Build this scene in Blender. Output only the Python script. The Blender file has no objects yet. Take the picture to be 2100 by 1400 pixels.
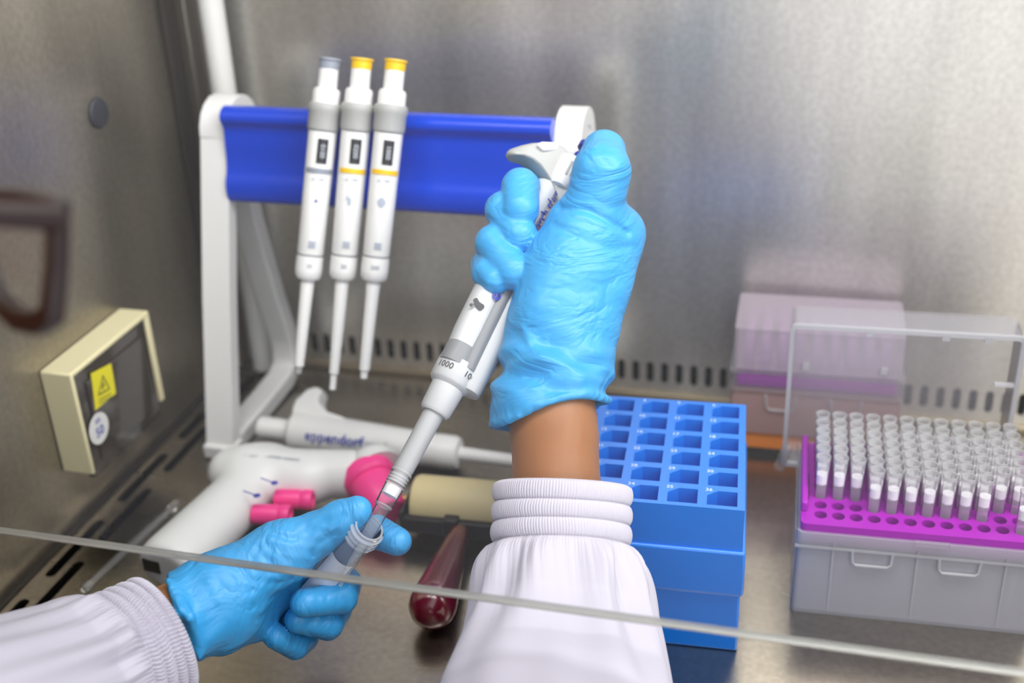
import bpy, bmesh, math, random
import numpy as np
from mathutils import Vector, Matrix
random.seed(7); rng = np.random.default_rng(5)
SC = bpy.context.scene; COL = SC.collection
PI = math.pi

# ------------------------------------------------------------------ camera (recovered from the cabinet's three vanishing directions)
FPX = 2500.0
Xi = np.array([9800, 830, -2500.]); Xi /= np.linalg.norm(Xi)
Yi = np.array([747, -1293, 2500.]); Yi -= Xi * Yi.dot(Xi); Yi /= np.linalg.norm(Yi)
Zi = np.cross(Xi, Yi)
MW = np.stack([Xi, Yi, Zi])
CAM = np.array([0, 0, .43])
def ray(px, py): return MW @ np.array([(px - 1050) / FPX, (py - 700) / FPX, 1.0])
def at(px, py, d): return CAM + ray(px, py) * d
def onz(px, py, z=0.0):
    r = ray(px, py); return CAM + r * (z - CAM[2]) / r[2]
def ony(px, py, y):
    r = ray(px, py); return CAM + r * (y - CAM[1]) / r[1]
def onx(px, py, x):
    r = ray(px, py); return CAM + r * (x - CAM[0]) / r[0]
def proj(p):
    v = MW.T @ (np.array(p) - CAM); return v[0] / v[2] * FPX + 1050, v[1] / v[2] * FPX + 700, v[2]
def V(p): return np.array(p, float)
def nrm(v): v = V(v); return v / np.linalg.norm(v)

cd = bpy.data.cameras.new('camera'); cam = bpy.data.objects.new('camera', cd); COL.objects.link(cam)
cd.sensor_width = 36; cd.lens = 36 * FPX / 2100; cd.clip_start = .01
cam.matrix_world = Matrix([[MW[i][0], -MW[i][1], -MW[i][2], CAM[i]] for i in range(3)] + [[0, 0, 0, 1]])
cd.dof.use_dof = True; cd.dof.focus_distance = .572; cd.dof.aperture_fstop = 5.2
SC.camera = cam

# ------------------------------------------------------------------ object helpers
def tag(o, label=None, cat=None, group=None, kind=None):
    if label: o['label'] = label
    if cat: o['category'] = cat
    if group: o['group'] = group
    if kind: o['kind'] = kind
    return o
def empty(name, loc, label=None, cat=None, group=None, kind=None):
    o = bpy.data.objects.new(name, None); COL.objects.link(o); o.location = Vector(loc); o.empty_display_size = .02
    return tag(o, label, cat, group, kind)
def copy_tree(o, parent=None):
    c = o.copy(); COL.objects.link(c)
    if parent:
        c.parent = parent
    for ch in list(o.children): copy_tree(ch, c)
    return c
def frame(o, z, x=None):
    """4x4 from origin, local z axis, local x hint"""
    z = nrm(z); x = V(x if x is not None else (1, 0, 0)); x = x - z * x.dot(z); x = nrm(x); y = np.cross(z, x)
    m = np.eye(4); m[:3, 0] = x; m[:3, 1] = y; m[:3, 2] = z; m[:3, 3] = o; return m

class MB:
    def __init__(s): s.v = []; s.f = []; s.n = 0
    def add(s, vs, fs, m=None):
        vs = np.asarray(vs, float).reshape(-1, 3)
        if m is not None: vs = vs @ m[:3, :3].T + m[:3, 3]
        b = s.n; s.v.append(vs); s.n += len(vs)
        s.f += [tuple(int(i) + b for i in f) for f in fs]; return s
    def box(s, lo, hi, m=None):
        x0, y0, z0 = lo; x1, y1, z1 = hi
        return s.add([(x0, y0, z0), (x1, y0, z0), (x1, y1, z0), (x0, y1, z0), (x0, y0, z1), (x1, y0, z1), (x1, y1, z1), (x0, y1, z1)],
                     [(3, 2, 1, 0), (4, 5, 6, 7), (0, 1, 5, 4), (1, 2, 6, 5), (2, 3, 7, 6), (3, 0, 4, 7)], m)
    def rings(s, rings, cap0=True, cap1=True, close=True, m=None, wrap=False):
        n = len(rings[0]); vs = np.concatenate([np.asarray(r, float) for r in rings]); fs = []; R = len(rings)
        for i in range(R if wrap else R - 1):
            a = i * n; b = ((i + 1) % R) * n
            for j in range(n if close else n - 1):
                k = (j + 1) % n; fs.append((a + j, a + k, b + k, b + j))
        if cap0 and not wrap: fs.append(tuple(range(n - 1, -1, -1)))
        if cap1 and not wrap: fs.append(tuple((R - 1) * n + j for j in range(n)))
        return s.add(vs, fs, m)
    def lathe(s, prof, n=40, m=None, cap0=True, cap1=True, sq=(1, 1)):
        a = np.arange(n) * 2 * PI / n
        return s.rings([np.stack([r * np.cos(a) * sq[0], r * np.sin(a) * sq[1], np.full(n, z)], 1) for r, z in prof], cap0, cap1, True, m)
    def tube(s, path, r, n=16, cap=True):
        path = [V(p) for p in path]; rr = r if hasattr(r, '__len__') else [r] * len(path); R = []; fx = None
        for i, p in enumerate(path):
            t = nrm(path[min(i + 1, len(path) - 1)] - path[max(i - 1, 0)])
            if fx is None: fx = np.cross(t, (0.31, .52, .8))
            fx = nrm(fx - t * fx.dot(t)); fy = np.cross(t, fx); a = np.arange(n) * 2 * PI / n
            R.append(p + rr[i] * (np.cos(a)[:, None] * fx + np.sin(a)[:, None] * fy))
        return s.rings(R, cap, cap)
    def prism(s, poly, z0, z1, m=None):
        poly = np.asarray(poly, float); n = len(poly)
        return s.rings([np.c_[poly, np.full(n, z0)], np.c_[poly, np.full(n, z1)]], m=m)
    def plate(s, outer, holes, z=0.0, m=None, walls=None, floor=False, flip=False):
        """flat plate with holes (triangulated); walls = depth of hole walls going down"""
        bm = bmesh.new(); es = []
        for lp in [outer] + list(holes):
            vs = [bm.verts.new((p[0], p[1], z)) for p in lp]
            es += [bm.edges.new((vs[i], vs[(i + 1) % len(vs)])) for i in range(len(vs))]
        bmesh.ops.triangle_fill(bm, use_beauty=True, use_dissolve=False, edges=es, normal=(0, 0, 1))
        bm.verts.index_update(); bm.normal_update()
        s.add([tuple(v.co) for v in bm.verts],
              [tuple(v.index for v in (f.verts if f.normal.z > 0 else reversed(f.verts))) for f in bm.faces], m); bm.free()
        if walls:
            for h in holes:
                h = np.asarray(h, float); n = len(h)
                s.rings([np.c_[h, np.full(n, z)], np.c_[h, np.full(n, z - walls)]], False, floor, m=m)
        return s
    def build(s, name, mat, parent=None, smooth=35, bevel=0, seg=2, loc=None, solid=0, recalc=True):
        me = bpy.data.meshes.new(name)
        vs = np.concatenate(s.v) if s.v else np.zeros((0, 3))
        off = None
        if parent is not None:
            bpy.context.view_layer.update() if False else None
            off = WORLD.get(parent.name)
            if off is not None: vs = (np.c_[vs, np.ones(len(vs))] @ np.linalg.inv(off).T)[:, :3]
        elif loc is not None: vs = vs - V(loc)
        me.from_pydata([tuple(v) for v in vs], [], s.f)
        if recalc:
            bm = bmesh.new(); bm.from_mesh(me); bmesh.ops.recalc_face_normals(bm, faces=bm.faces); bm.to_mesh(me); bm.free()
        me.materials.append(mat)
        if smooth:
            me.polygons.foreach_set('use_smooth', [True] * len(me.polygons))
            if smooth < 180: me.set_sharp_from_angle(angle=math.radians(smooth))
        o = bpy.data.objects.new(name, me); COL.objects.link(o)
        if parent is not None: o.parent = parent
        elif loc is not None: o.location = Vector(loc)
        if solid:
            md = o.modifiers.new('solid', 'SOLIDIFY'); md.thickness = solid; md.offset = 0
        if bevel:
            md = o.modifiers.new('bevel', 'BEVEL'); md.width = bevel; md.segments = seg; md.limit_method = 'ANGLE'; md.angle_limit = math.radians(40)
            md.harden_normals = False
        return o
WORLD = {}
def thing(name, loc, label, cat, group=None, kind=None):
    """Empty at the thing's base; parts are given in world coordinates"""
    o = empty(name, loc, label, cat, group, kind); m = np.eye(4); m[:3, 3] = loc; WORLD[o.name] = m; return o
def sub(parent_obj):
    WORLD[parent_obj.name] = WORLD[parent_obj.parent.name]; return parent_obj

def arc(cx, cy, r, a0, a1, n): return [(cx + r * math.cos(a0 + (a1 - a0) * i / (n - 1)), cy + r * math.sin(a0 + (a1 - a0) * i / (n - 1))) for i in range(n)]
def stadium(cx, cy, hw, hh, n=8):
    """vertical stadium"""
    return arc(cx, cy + hh - hw, hw, 0, PI, n) + arc(cx, cy - hh + hw, hw, PI, 2 * PI, n)
def circle(cx, cy, r, n=20): return [(cx + r * math.cos(2 * PI * i / n), cy + r * math.sin(2 * PI * i / n)) for i in range(n)]
def rrect(x0, y0, x1, y1, r, n=5):
    return (arc(x1 - r, y0 + r, r, -PI / 2, 0, n) + arc(x1 - r, y1 - r, r, 0, PI / 2, n) + arc(x0 + r, y1 - r, r, PI / 2, PI, n) + arc(x0 + r, y0 + r, r, PI, 1.5 * PI, n))

def text_geo(txt, size, bold=False, align='CENTER'):
    cu = bpy.data.curves.new('t', 'FONT'); cu.body = txt; cu.size = size; cu.align_x = align; cu.align_y = 'CENTER'; cu.resolution_u = 2
    if bold: cu.offset = size * .018
    o = bpy.data.objects.new('t', cu); COL.objects.link(o)
    me = bpy.data.meshes.new_from_object(o.evaluated_get(bpy.context.evaluated_depsgraph_get()))
    vs = np.array([tuple(v.co) for v in me.vertices]); fs = [tuple(p.vertices) for p in me.polygons]
    bpy.data.objects.remove(o); bpy.data.curves.remove(cu); bpy.data.meshes.remove(me)
    return vs, fs

# ------------------------------------------------------------------ materials
def lin(h):
    if isinstance(h, str): h = [int(h[i:i + 2], 16) / 255 for i in (0, 2, 4)]
    return tuple(c / 12.92 if c <= .04045 else ((c + .055) / 1.055) ** 2.4 for c in h) + (1,)
class NT:
    def __init__(s, name):
        s.m = bpy.data.materials.new(name); s.m.use_nodes = True; s.t = s.m.node_tree; s.t.nodes.clear(); s.out = s.t.nodes.new('ShaderNodeOutputMaterial')
    def n(s, typ, **kw):
        nd = s.t.nodes.new(typ)
        for k, v in kw.items():
            if k in nd.inputs: nd.inputs[k].default_value = v
            else: setattr(nd, k, v)
        return nd
    def l(s, a, b): s.t.links.new(a, b)
def pmat(name, col, rough=.5, metal=0, spec=.5, sub=0, bump=None, var=0, vscale=20, trans=0, ior=1.5, coat=0, aniso=0, sheen=0):
    t = NT(name); p = t.n('ShaderNodeBsdfPrincipled'); c = lin(col)
    p.inputs['Base Color'].default_value = c; p.inputs['Roughness'].default_value = rough; p.inputs['Metallic'].default_value = metal
    p.inputs['Specular IOR Level'].default_value = spec; p.inputs['Coat Weight'].default_value = coat
    p.inputs['Sheen Weight'].default_value = sheen
    if sub: p.inputs['Subsurface Weight'].default_value = 1; p.inputs['Subsurface Scale'].default_value = sub; p.inputs['Subsurface Radius'].default_value = (1, .6, .4)
    tc = t.n('ShaderNodeTexCoord')
    if var:
        no = t.n('ShaderNodeTexNoise', Scale=vscale, Detail=4.0); t.l(tc.outputs['Object'], no.inputs['Vector'])
        mx = t.n('ShaderNodeMix', data_type='RGBA', blend_type='MULTIPLY'); mx.inputs[0].default_value = 1
        cr = t.n('ShaderNodeMapRange'); cr.inputs['From Min'].default_value = .3; cr.inputs['From Max'].default_value = .7
        cr.inputs['To Min'].default_value = 1 - var; cr.inputs['To Max'].default_value = 1
        t.l(no.outputs['Fac'], cr.inputs['Value']); mx.inputs[6].default_value = c
        t.l(cr.outputs['Result'], mx.inputs[7]); t.l(mx.outputs[2], p.inputs['Base Color'])
    if bump:
        sc, st, dist = bump
        mp = t.n('ShaderNodeMapping'); t.l(tc.outputs['Object'], mp.inputs['Vector'])
        no = t.n('ShaderNodeTexNoise', Scale=sc, Detail=5.0, Distortion=.6); t.l(mp.outputs['Vector'], no.inputs['Vector'])
        b = t.n('ShaderNodeBump', Strength=st, Distance=dist); t.l(no.outputs['Fac'], b.inputs['Height']); t.l(b.outputs['Normal'], p.inputs['Normal'])
    t.l(p.outputs['BSDF'], t.out.inputs['Surface']); return t.m
def clear(name, col=(1, 1, 1, 1), haze=.1, hazecol='FFFFFF', rough=.08, gloss=1.0, ior=1.45, tint=None):
    """thin clear plastic / glass: straight-through transparency, a little milky scatter and a fresnel gloss"""
    t = NT(name); tr = t.n('ShaderNodeBsdfTransparent'); tr.inputs['Color'].default_value = tint or (1, 1, 1, 1)
    df = t.n('ShaderNodeBsdfDiffuse'); df.inputs['Color'].default_value = lin(hazecol)
    tl = t.n('ShaderNodeBsdfTranslucent'); tl.inputs['Color'].default_value = lin(hazecol)
    md = t.n('ShaderNodeMixShader'); md.inputs[0].default_value = .5; t.l(df.outputs[0], md.inputs[1]); t.l(tl.outputs[0], md.inputs[2])
    m1 = t.n('ShaderNodeMixShader'); m1.inputs[0].default_value = haze; t.l(tr.outputs[0], m1.inputs[1]); t.l(md.outputs[0], m1.inputs[2])
    gl = t.n('ShaderNodeBsdfGlossy'); gl.inputs['Roughness'].default_value = rough
    fr = t.n('ShaderNodeLayerWeight', Blend=.12 * gloss)
    mm = t.n('ShaderNodeMath', operation='MULTIPLY'); t.l(fr.outputs['Fresnel'], mm.inputs[0]); mm.inputs[1].default_value = gloss
    m2 = t.n('ShaderNodeMixShader'); t.l(mm.outputs[0], m2.inputs[0]); t.l(m1.outputs[0], m2.inputs[1]); t.l(gl.outputs[0], m2.inputs[2])
    t.l(m2.outputs[0], t.out.inputs['Surface']); return t.m
def steel(name, col, rough, stretch, metal=1.0, spots=0.0, var=.25, aniso=.5, tangent='Z'):
    t = NT(name); p = t.n('ShaderNodeBsdfPrincipled'); p.inputs['Metallic'].default_value = metal
    tc = t.n('ShaderNodeTexCoord'); mp = t.n('ShaderNodeMapping'); mp.inputs['Scale'].default_value = stretch; t.l(tc.outputs['Object'], mp.inputs['Vector'])
    no = t.n('ShaderNodeTexNoise', Scale=6.0, Detail=3.0, Roughness=.55); t.l(mp.outputs['Vector'], no.inputs['Vector'])
    gr = t.n('ShaderNodeTexNoise', Scale=260.0, Detail=3.0); t.l(tc.outputs['Object'], gr.inputs['Vector'])
    cr = t.n('ShaderNodeValToRGB'); a = lin(col); cr.color_ramp.elements[0].position = .3; cr.color_ramp.elements[1].position = .7
    cr.color_ramp.elements[0].color = tuple(c * (1 - var) for c in a[:3]) + (1,); cr.color_ramp.elements[1].color = tuple(min(1, c * (1 + var * .5)) for c in a[:3]) + (1,)
    t.l(no.outputs['Fac'], cr.inputs[0])
    g2 = t.n('ShaderNodeMapRange'); g2.inputs['From Min'].default_value = .25; g2.inputs['From Max'].default_value = .75; g2.inputs['To Min'].default_value = .86; g2.inputs['To Max'].default_value = 1.08
    t.l(gr.outputs['Fac'], g2.inputs['Value'])
    mx = t.n('ShaderNodeMix', data_type='RGBA', blend_type='MULTIPLY'); mx.inputs[0].default_value = 1; t.l(cr.outputs[0], mx.inputs[6]); t.l(g2.outputs[0], mx.inputs[7])
    col_out = mx.outputs[2]
    if spots:
        vo = t.n('ShaderNodeTexVoronoi', Scale=60.0); vo.inputs['Randomness'].default_value = 1; t.l(tc.outputs['Object'], vo.inputs['Vector'])
        sp = t.n('ShaderNodeMapRange'); sp.inputs['From Min'].default_value = .03; sp.inputs['From Max'].default_value = .08; sp.inputs['To Min'].default_value = spots; sp.inputs['To Max'].default_value = 0
        t.l(vo.outputs['Distance'], sp.inputs['Value'])
        m3 = t.n('ShaderNodeMix', data_type='RGBA'); t.l(sp.outputs[0], m3.inputs[0]); t.l(col_out, m3.inputs[6]); m3.inputs[7].default_value = lin('D8D2C4'); col_out = m3.outputs[2]
    t.l(col_out, p.inputs['Base Color'])
    rr = t.n('ShaderNodeMapRange'); rr.inputs['To Min'].default_value = rough * .75; rr.inputs['To Max'].default_value = rough * 1.25; t.l(no.outputs['Fac'], rr.inputs['Value']); t.l(rr.outputs[0], p.inputs['Roughness'])
    b = t.n('ShaderNodeBump', Strength=.12, Distance=.0004); t.l(gr.outputs['Fac'], b.inputs['Height']); t.l(b.outputs['Normal'], p.inputs['Normal'])
    t.l(p.outputs['BSDF'], t.out.inputs['Surface']); return t.m
def glove_mat(name, axis_scale):
    """thin blue nitrile: fine wrinkles as bump"""
    t = NT(name); p = t.n('ShaderNodeBsdfPrincipled'); p.inputs['Base Color'].default_value = lin('3DA2DF'); p.inputs['Roughness'].default_value = .42
    p.inputs['Subsurface Weight'].default_value = .25; p.inputs['Subsurface Scale'].default_value = .004
    tc = t.n('ShaderNodeTexCoord'); mp = t.n('ShaderNodeMapping'); mp.inputs['Scale'].default_value = axis_scale; t.l(tc.outputs['Object'], mp.inputs['Vector'])
    n1 = t.n('ShaderNodeTexNoise', Scale=38.0, Detail=3.0, Distortion=1.2); t.l(mp.outputs['Vector'], n1.inputs['Vector'])
    r1 = t.n('ShaderNodeMath', operation='SUBTRACT'); r1.inputs[1].default_value = .5; t.l(n1.outputs['Fac'], r1.inputs[0])
    r2 = t.n('ShaderNodeMath', operation='ABSOLUTE'); t.l(r1.outputs[0], r2.inputs[0])
    b = t.n('ShaderNodeBump', Strength=.55, Distance=.006); t.l(r2.outputs[0], b.inputs['Height'])
    n2 = t.n('ShaderNodeTexNoise', Scale=900.0, Detail=2.0); t.l(tc.outputs['Object'], n2.inputs['Vector'])
    b2 = t.n('ShaderNodeBump', Strength=.15, Distance=.0004); t.l(n2.outputs['Fac'], b2.inputs['Height']); t.l(b.outputs['Normal'], b2.inputs['Normal'])
    t.l(b2.outputs['Normal'], p.inputs['Normal']); t.l(p.outputs['BSDF'], t.out.inputs['Surface']); return t.m

M = dict(
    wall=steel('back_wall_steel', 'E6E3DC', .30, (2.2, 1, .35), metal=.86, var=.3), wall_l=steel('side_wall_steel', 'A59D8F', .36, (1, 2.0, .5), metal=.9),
    floor=steel('work_surface_steel', 'ABA498', .27, (.8, 2.4, 1), spots=.25), dark=pmat('plenum_black', '07080A', .7), trim=pmat('dark_seam', '3B3733', .5, .6),
    white=pmat('white_plastic', 'EDEDEB', .38), white2=pmat('white_enamel', 'E8E8E4', .3), grey=pmat('grey_plastic', 'A9AAA8', .42), dgrey=pmat('dark_grey_plastic', '85878A', .45),
    lgrey=pmat('pale_grey_plastic', 'C8CACC', .4), slate=pmat('slate_plastic', '8C93A0', .4), blue=pmat('blue_bar', '0040CC', .24, spec=.35), yellow=pmat('yellow_plastic', 'F2C20C', .4),
    screen=pmat('display_black', '10141F', .25), ink=pmat('blue_ink', '3440A8', .5), digit=pmat('digit_pale', 'C9CFD6', .5), black_ink=pmat('black_ink', '2A2A2C', .5), faint=pmat('faint_print', 'A9B2C2', .5),
    navy=pmat('navy_button', '1B2A9C', .35), rack=pmat('rack_blue', '0A7CE8', .32, coat=.25), racknum=pmat('white_numbers', 'CFE6FF', .5),
    purple=pmat('purple_tray', 'A713B2', .42), filt=pmat('filter_white', 'F7F5FA', .8), orange=pmat('orange_plastic', 'FF922E', .4), black=pmat('black_plastic', '1D1C1E', .45),
    pink=pmat('pink_rubber', 'FF3C94', .4), cream=pmat('cream_rubber', 'F6E4AC', .5, var=.08), redwood=pmat('dark_red_lacquer', '6E1226', .22, coat=.6), pin=pmat('brass_pin', 'C9A56A', .35, .9),
    ctl=pmat('controller_white', 'E9EAE8', .4, bump=(220, .05, .001)), cream_box=pmat('cream_box', 'E9E0B4', .45), cover=pmat('socket_cover', '3A332C', .12, coat=.4), sticker=pmat('yellow_sticker', 'EDE21C', .5),
    stick2=pmat('white_sticker', 'E6E6E2', .5), plug=pmat('rubber_plug', '2B2D34', .6), skin=pmat('skin', 'A9744A', .5, sub=.004, bump=(700, .12, .0006), var=.1, vscale=60),
    coat=pmat('white_cotton', 'CAC6D3', .85, sheen=.2, bump=(1500, .1, .0004)), specs=pmat('dark_red_acetate', '1A0306', .4), hair=pmat('black_hair', '120D0B', .5),
    gl_r=glove_mat('nitrile', (.55, .55, 1.5)), gl_l=glove_mat('nitrile_held', (1.3, .8, .8)),
    tip=clear('clear_tip', haze=.30, gloss=1.0), tiprim=clear('clear_tip_rim', haze=.38, gloss=1), box=clear('frosted_plastic', haze=.58, hazecol='F4F2FA', rough=.25), boxrim=clear('frosted_rim', haze=.6, hazecol='F4F4F8', rough=.3),
    lid=clear('clear_lid', haze=.20, hazecol='F2F0F6', rough=.15), tube=clear('tube_plastic', haze=.22, hazecol='E6EEFA', rough=.12), tuberim=clear('tube_thread', haze=.6, hazecol='F0F6FF', rough=.15),
    pane=clear('sash_glass', haze=.025, hazecol='FFFFFF', rough=.02, gloss=.6), pane_edge=clear('sash_glass_edge', haze=.55, hazecol='C9CCC6', rough=.12, gloss=2.2),
    lens=clear('lens', haze=.02, gloss=.6), rod=clear('glass_rod', haze=.12, rough=.03, gloss=1.4), nosepad=clear('nose_pad', haze=.6, hazecol='F4EEC8', rough=.2), lamp=None,
)

# ------------------------------------------------------------------ signed distance modelling (hands, controller, person)
def sdf_mesh(fn, lo, hi, h):
    """surface nets over a sampled distance field"""
    lo = V(lo); hi = V(hi); n = np.ceil((hi - lo) / h).astype(int) + 1
    ax = [lo[i] + h * np.arange(n[i]) for i in range(3)]
    P = np.stack(np.meshgrid(*ax, indexing='ij'), -1).astype(np.float32)
    D = fn(P); ins = D < 0
    nx, ny, nz = n
    cnt = np.zeros((nx - 1, ny - 1, nz - 1), np.int32); acc = np.zeros((nx - 1, ny - 1, nz - 1, 3), np.float32)
    sl = lambda o, m: slice(o, o + m)
    c = {}
    for i in (0, 1):
        for j in (0, 1):
            for k in (0, 1): c[i, j, k] = D[sl(i, nx - 1), sl(j, ny - 1), sl(k, nz - 1)]
    for a, b in [((0,0,0),(1,0,0)),((0,1,0),(1,1,0)),((0,0,1),(1,0,1)),((0,1,1),(1,1,1)),((0,0,0),(0,1,0)),((1,0,0),(1,1,0)),((0,0,1),(0,1,1)),((1,0,1),(1,1,1)),((0,0,0),(0,0,1)),((1,0,0),(1,0,1)),((0,1,0),(0,1,1)),((1,1,0),(1,1,1))]:
        da, db = c[a], c[b]; x = (da < 0) != (db < 0)
        t = np.where(x, da / np.where(x, da - db, 1), 0)
        for q in range(3): acc[..., q] += np.where(x, a[q] + t * (b[q] - a[q]), 0)
        cnt += x
    act = cnt > 0; idx = np.full(act.shape, -1, np.int64); idx[act] = np.arange(act.sum())
    cell = np.argwhere(act); vs = lo + h * (cell + acc[act] / cnt[act][:, None])
    F = []
    for d in range(3):
        u, w = [(1, 2), (2, 0), (0, 1)][d]
        s0 = [slice(None)] * 3; s1 = [slice(None)] * 3; s0[d] = slice(0, n[d] - 1); s1[d] = slice(1, n[d])
        e0 = ins[tuple(s0)]; e1 = ins[tuple(s1)]; ed = np.argwhere(e0 != e1)
        ed = ed[(ed[:, u] > 0) & (ed[:, w] > 0) & (ed[:, u] < n[u] - 1) & (ed[:, w] < n[w] - 1)]
        q = []
        for ou, ow in ((0, 0), (-1, 0), (-1, -1), (0, -1)):
            g = ed.copy(); g[:, u] += ou; g[:, w] += ow; q.append(idx[g[:, 0], g[:, 1], g[:, 2]])
        q = np.stack(q, 1); fl = ~e0[ed[:, 0], ed[:, 1], ed[:, 2]]; q[fl] = q[fl][:, ::-1]; F.append(q)
    F = np.concatenate(F)
    # light smoothing
    for _ in range(2):
        s = np.zeros_like(vs); k = np.zeros(len(vs))
        for a, b in ((0, 1), (1, 2), (2, 3), (3, 0)):
            np.add.at(s, F[:, a], vs[F[:, b]]); np.add.at(s, F[:, b], vs[F[:, a]]); np.add.at(k, F[:, a], 1); np.add.at(k, F[:, b], 1)
        vs = vs * .55 + .45 * s / np.maximum(k, 1)[:, None]
    return vs, F
def cap(P, a, b, ra, rb, flat=None, k=1.0):
    a = V(a); b = V(b); pa = P - a.astype(np.float32); ba = (b - a).astype(np.float32); t = np.clip(pa @ ba / max(ba @ ba, 1e-12), 0, 1)
    q = pa - t[..., None] * ba
    if flat is not None:
        f = np.array(flat, np.float32); q = q + ((k - 1) * (q @ f))[..., None] * f
    return np.sqrt((q * q).sum(-1)) - (ra + (rb - ra) * t)
def chain(P, pts, rs, k=.0015):
    d = None
    for i in range(len(pts) - 1):
        e = cap(P, pts[i], pts[i + 1], rs[i], rs[i + 1]); d = e if d is None else smin(d, e, k)
    return d
def smin(a, b, k):
    h = np.clip(.5 + .5 * (b - a) / k, 0, 1); return b + (a - b) * h - k * h * (1 - h)
def smax(a, b, k): return -smin(-a, -b, k)
def sdf_obj(name, fn, lo, hi, h, mat, parent):
    vs, F = sdf_mesh(fn, lo, hi, h); b = MB(); b.add(vs, F.tolist()); return b.build(name, mat, parent, smooth=180, recalc=False)

# ================================================================== THE CABINET
XL = -.4376; YB = .755; XR = .76; YF = .12; ZT = .62
t = thing('floor', (0, .45, 0), 'brushed steel work surface of the safety cabinet', 'floor', kind='structure')
b = MB()
holes = []
for i in range(-2, 3):
    holes.append(stadium(-.4237, .5857 + .0785 * i + (0 if i else 0), .0033, .0290)); holes.append(stadium(-.4125, .5450 + .0785 * i, .0033, .0290))
holes = [h for h in holes if min(p[1] for p in h) > YF + .005 and max(p[1] for p in h) < YB - .01]
b.plate([(XL, YF), (-.403, YF), (-.403, YB), (XL, YB)], holes, 0, walls=.003)
b.box((-.4030, YF, -.004), (XR, YB, .0))
b.build('work_surface', M['floor'], t, smooth=0)
b = MB(); b.rings([[(XL - .001, YF, z), (-.4027, YF, z), (-.4027, YB, z), (XL - .001, YB, z)] for z in (-.0035, -.03)], False, True); b.build('drain', M['dark'], t, smooth=0)
t = thing('wall_back', (0, YB, 0), 'brushed steel back wall of the cabinet with a row of air slots', 'wall', kind='structure')
mback = np.array([[1, 0, 0, 0], [0, 0, 1, YB], [0, 1, 0, 0], [0, 0, 0, 1.]])
mback = np.array([[1, 0, 0, 0], [0, 0, -1, YB], [0, 1, 0, 0], [0, 0, 0, 1.]])
b = MB(); sl = []
x = -.147 - .01025 * 24
while x < XR - .02: sl.append(stadium(x, .0195, .0026, .0082, 6)); x += .01025
b.plate([(XL, .0), (XR, .0), (XR, ZT), (XL, ZT)], sl, 0, m=mback, walls=.0015); b.build('wall_panel', M['wall'], t, smooth=0)
b = MB(); b.rings([[(XL, y, .002), (XR, y, .002), (XR, y, .05), (XL, y, .05)] for y in (YB + .001, YB + .03)], False, True); b.build('plenum', M['dark'], t, smooth=0)
b = MB(); b.box((XL + .03, YB - .004, 0), (XR, YB, .0045)); b.build('cove_strip', pmat('tan_strip', 'A79A80', .45, .7), t, bevel=.001)
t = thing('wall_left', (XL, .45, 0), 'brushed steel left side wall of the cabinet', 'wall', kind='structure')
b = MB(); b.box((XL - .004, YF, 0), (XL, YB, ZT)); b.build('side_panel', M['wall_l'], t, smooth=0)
t = thing('trim_1', (XL, .73, .01), 'dark vertical corner seam of the cabinet', 'trim', kind='structure')
b = MB(); b.box((XL, .720, .0), (XL + .0045, .733, ZT)); b.build('seam_strip', M['trim'], t, bevel=.001)
b = MB(); b.box((XL, .740, .0), (XL + .009, YB, ZT)); b.build('corner_strip', pmat('corner_steel', '8B857B', .4, .9), t, bevel=.002)
t = thing('trim_2', (XL, .45, 0), 'dark seam along the foot of the left wall', 'trim', kind='structure')
b = MB(); b.box((XL, YF, 0), (XL + .005, YB, .0015)); b.build('seam_strip', M['trim'], t, bevel=.0004)
# other half of the interior (out of the frame): side wall and lamp hood
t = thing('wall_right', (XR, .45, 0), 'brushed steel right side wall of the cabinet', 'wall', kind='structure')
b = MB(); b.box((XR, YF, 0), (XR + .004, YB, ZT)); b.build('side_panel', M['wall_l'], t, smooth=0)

# sash glass
SY, SZ = .364, .125
t = thing('window_1', (0, SY, SZ), 'raised glass sash with a polished bottom edge across the front of the cabinet', 'glass sash', kind='structure')
b = MB(); b.box((XL, SY - .0017, SZ + .0008), (XR, SY + .0017, .60)); b.build('glass_pane', M['pane'], t, smooth=0)
b = MB(); b.box((XL, SY - .0019, SZ - .0009), (XR, SY + .0019, SZ + .0009)); b.build('glass_edge', M['pane_edge'], t, bevel=.0007, seg=3)

# corner pipe
t = MB(); t.tube([(-.408, .738, .004), (-.408, .738, ZT)], .0085, 24)
tag(t.build('corner_pipe', M['white2'], loc=(-.408, .738, 0)), 'white vertical pipe standing in the back left corner behind the rack stand', 'pipe')
# plug in the left wall
t = MB(); t.lathe([(.0, 0), (.0095, 0), (.0095, .001), (.0085, .0022), (.006, .0026), (0, .0026)], 32, frame((XL, .6336, .2304), (1, 0, 0), (0, 1, 0)), False, False)
tag(t.build('wall_plug', M['plug'], loc=(XL, .6336, .2304)), 'round dark rubber plug set in the left steel wall', 'plug')

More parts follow.
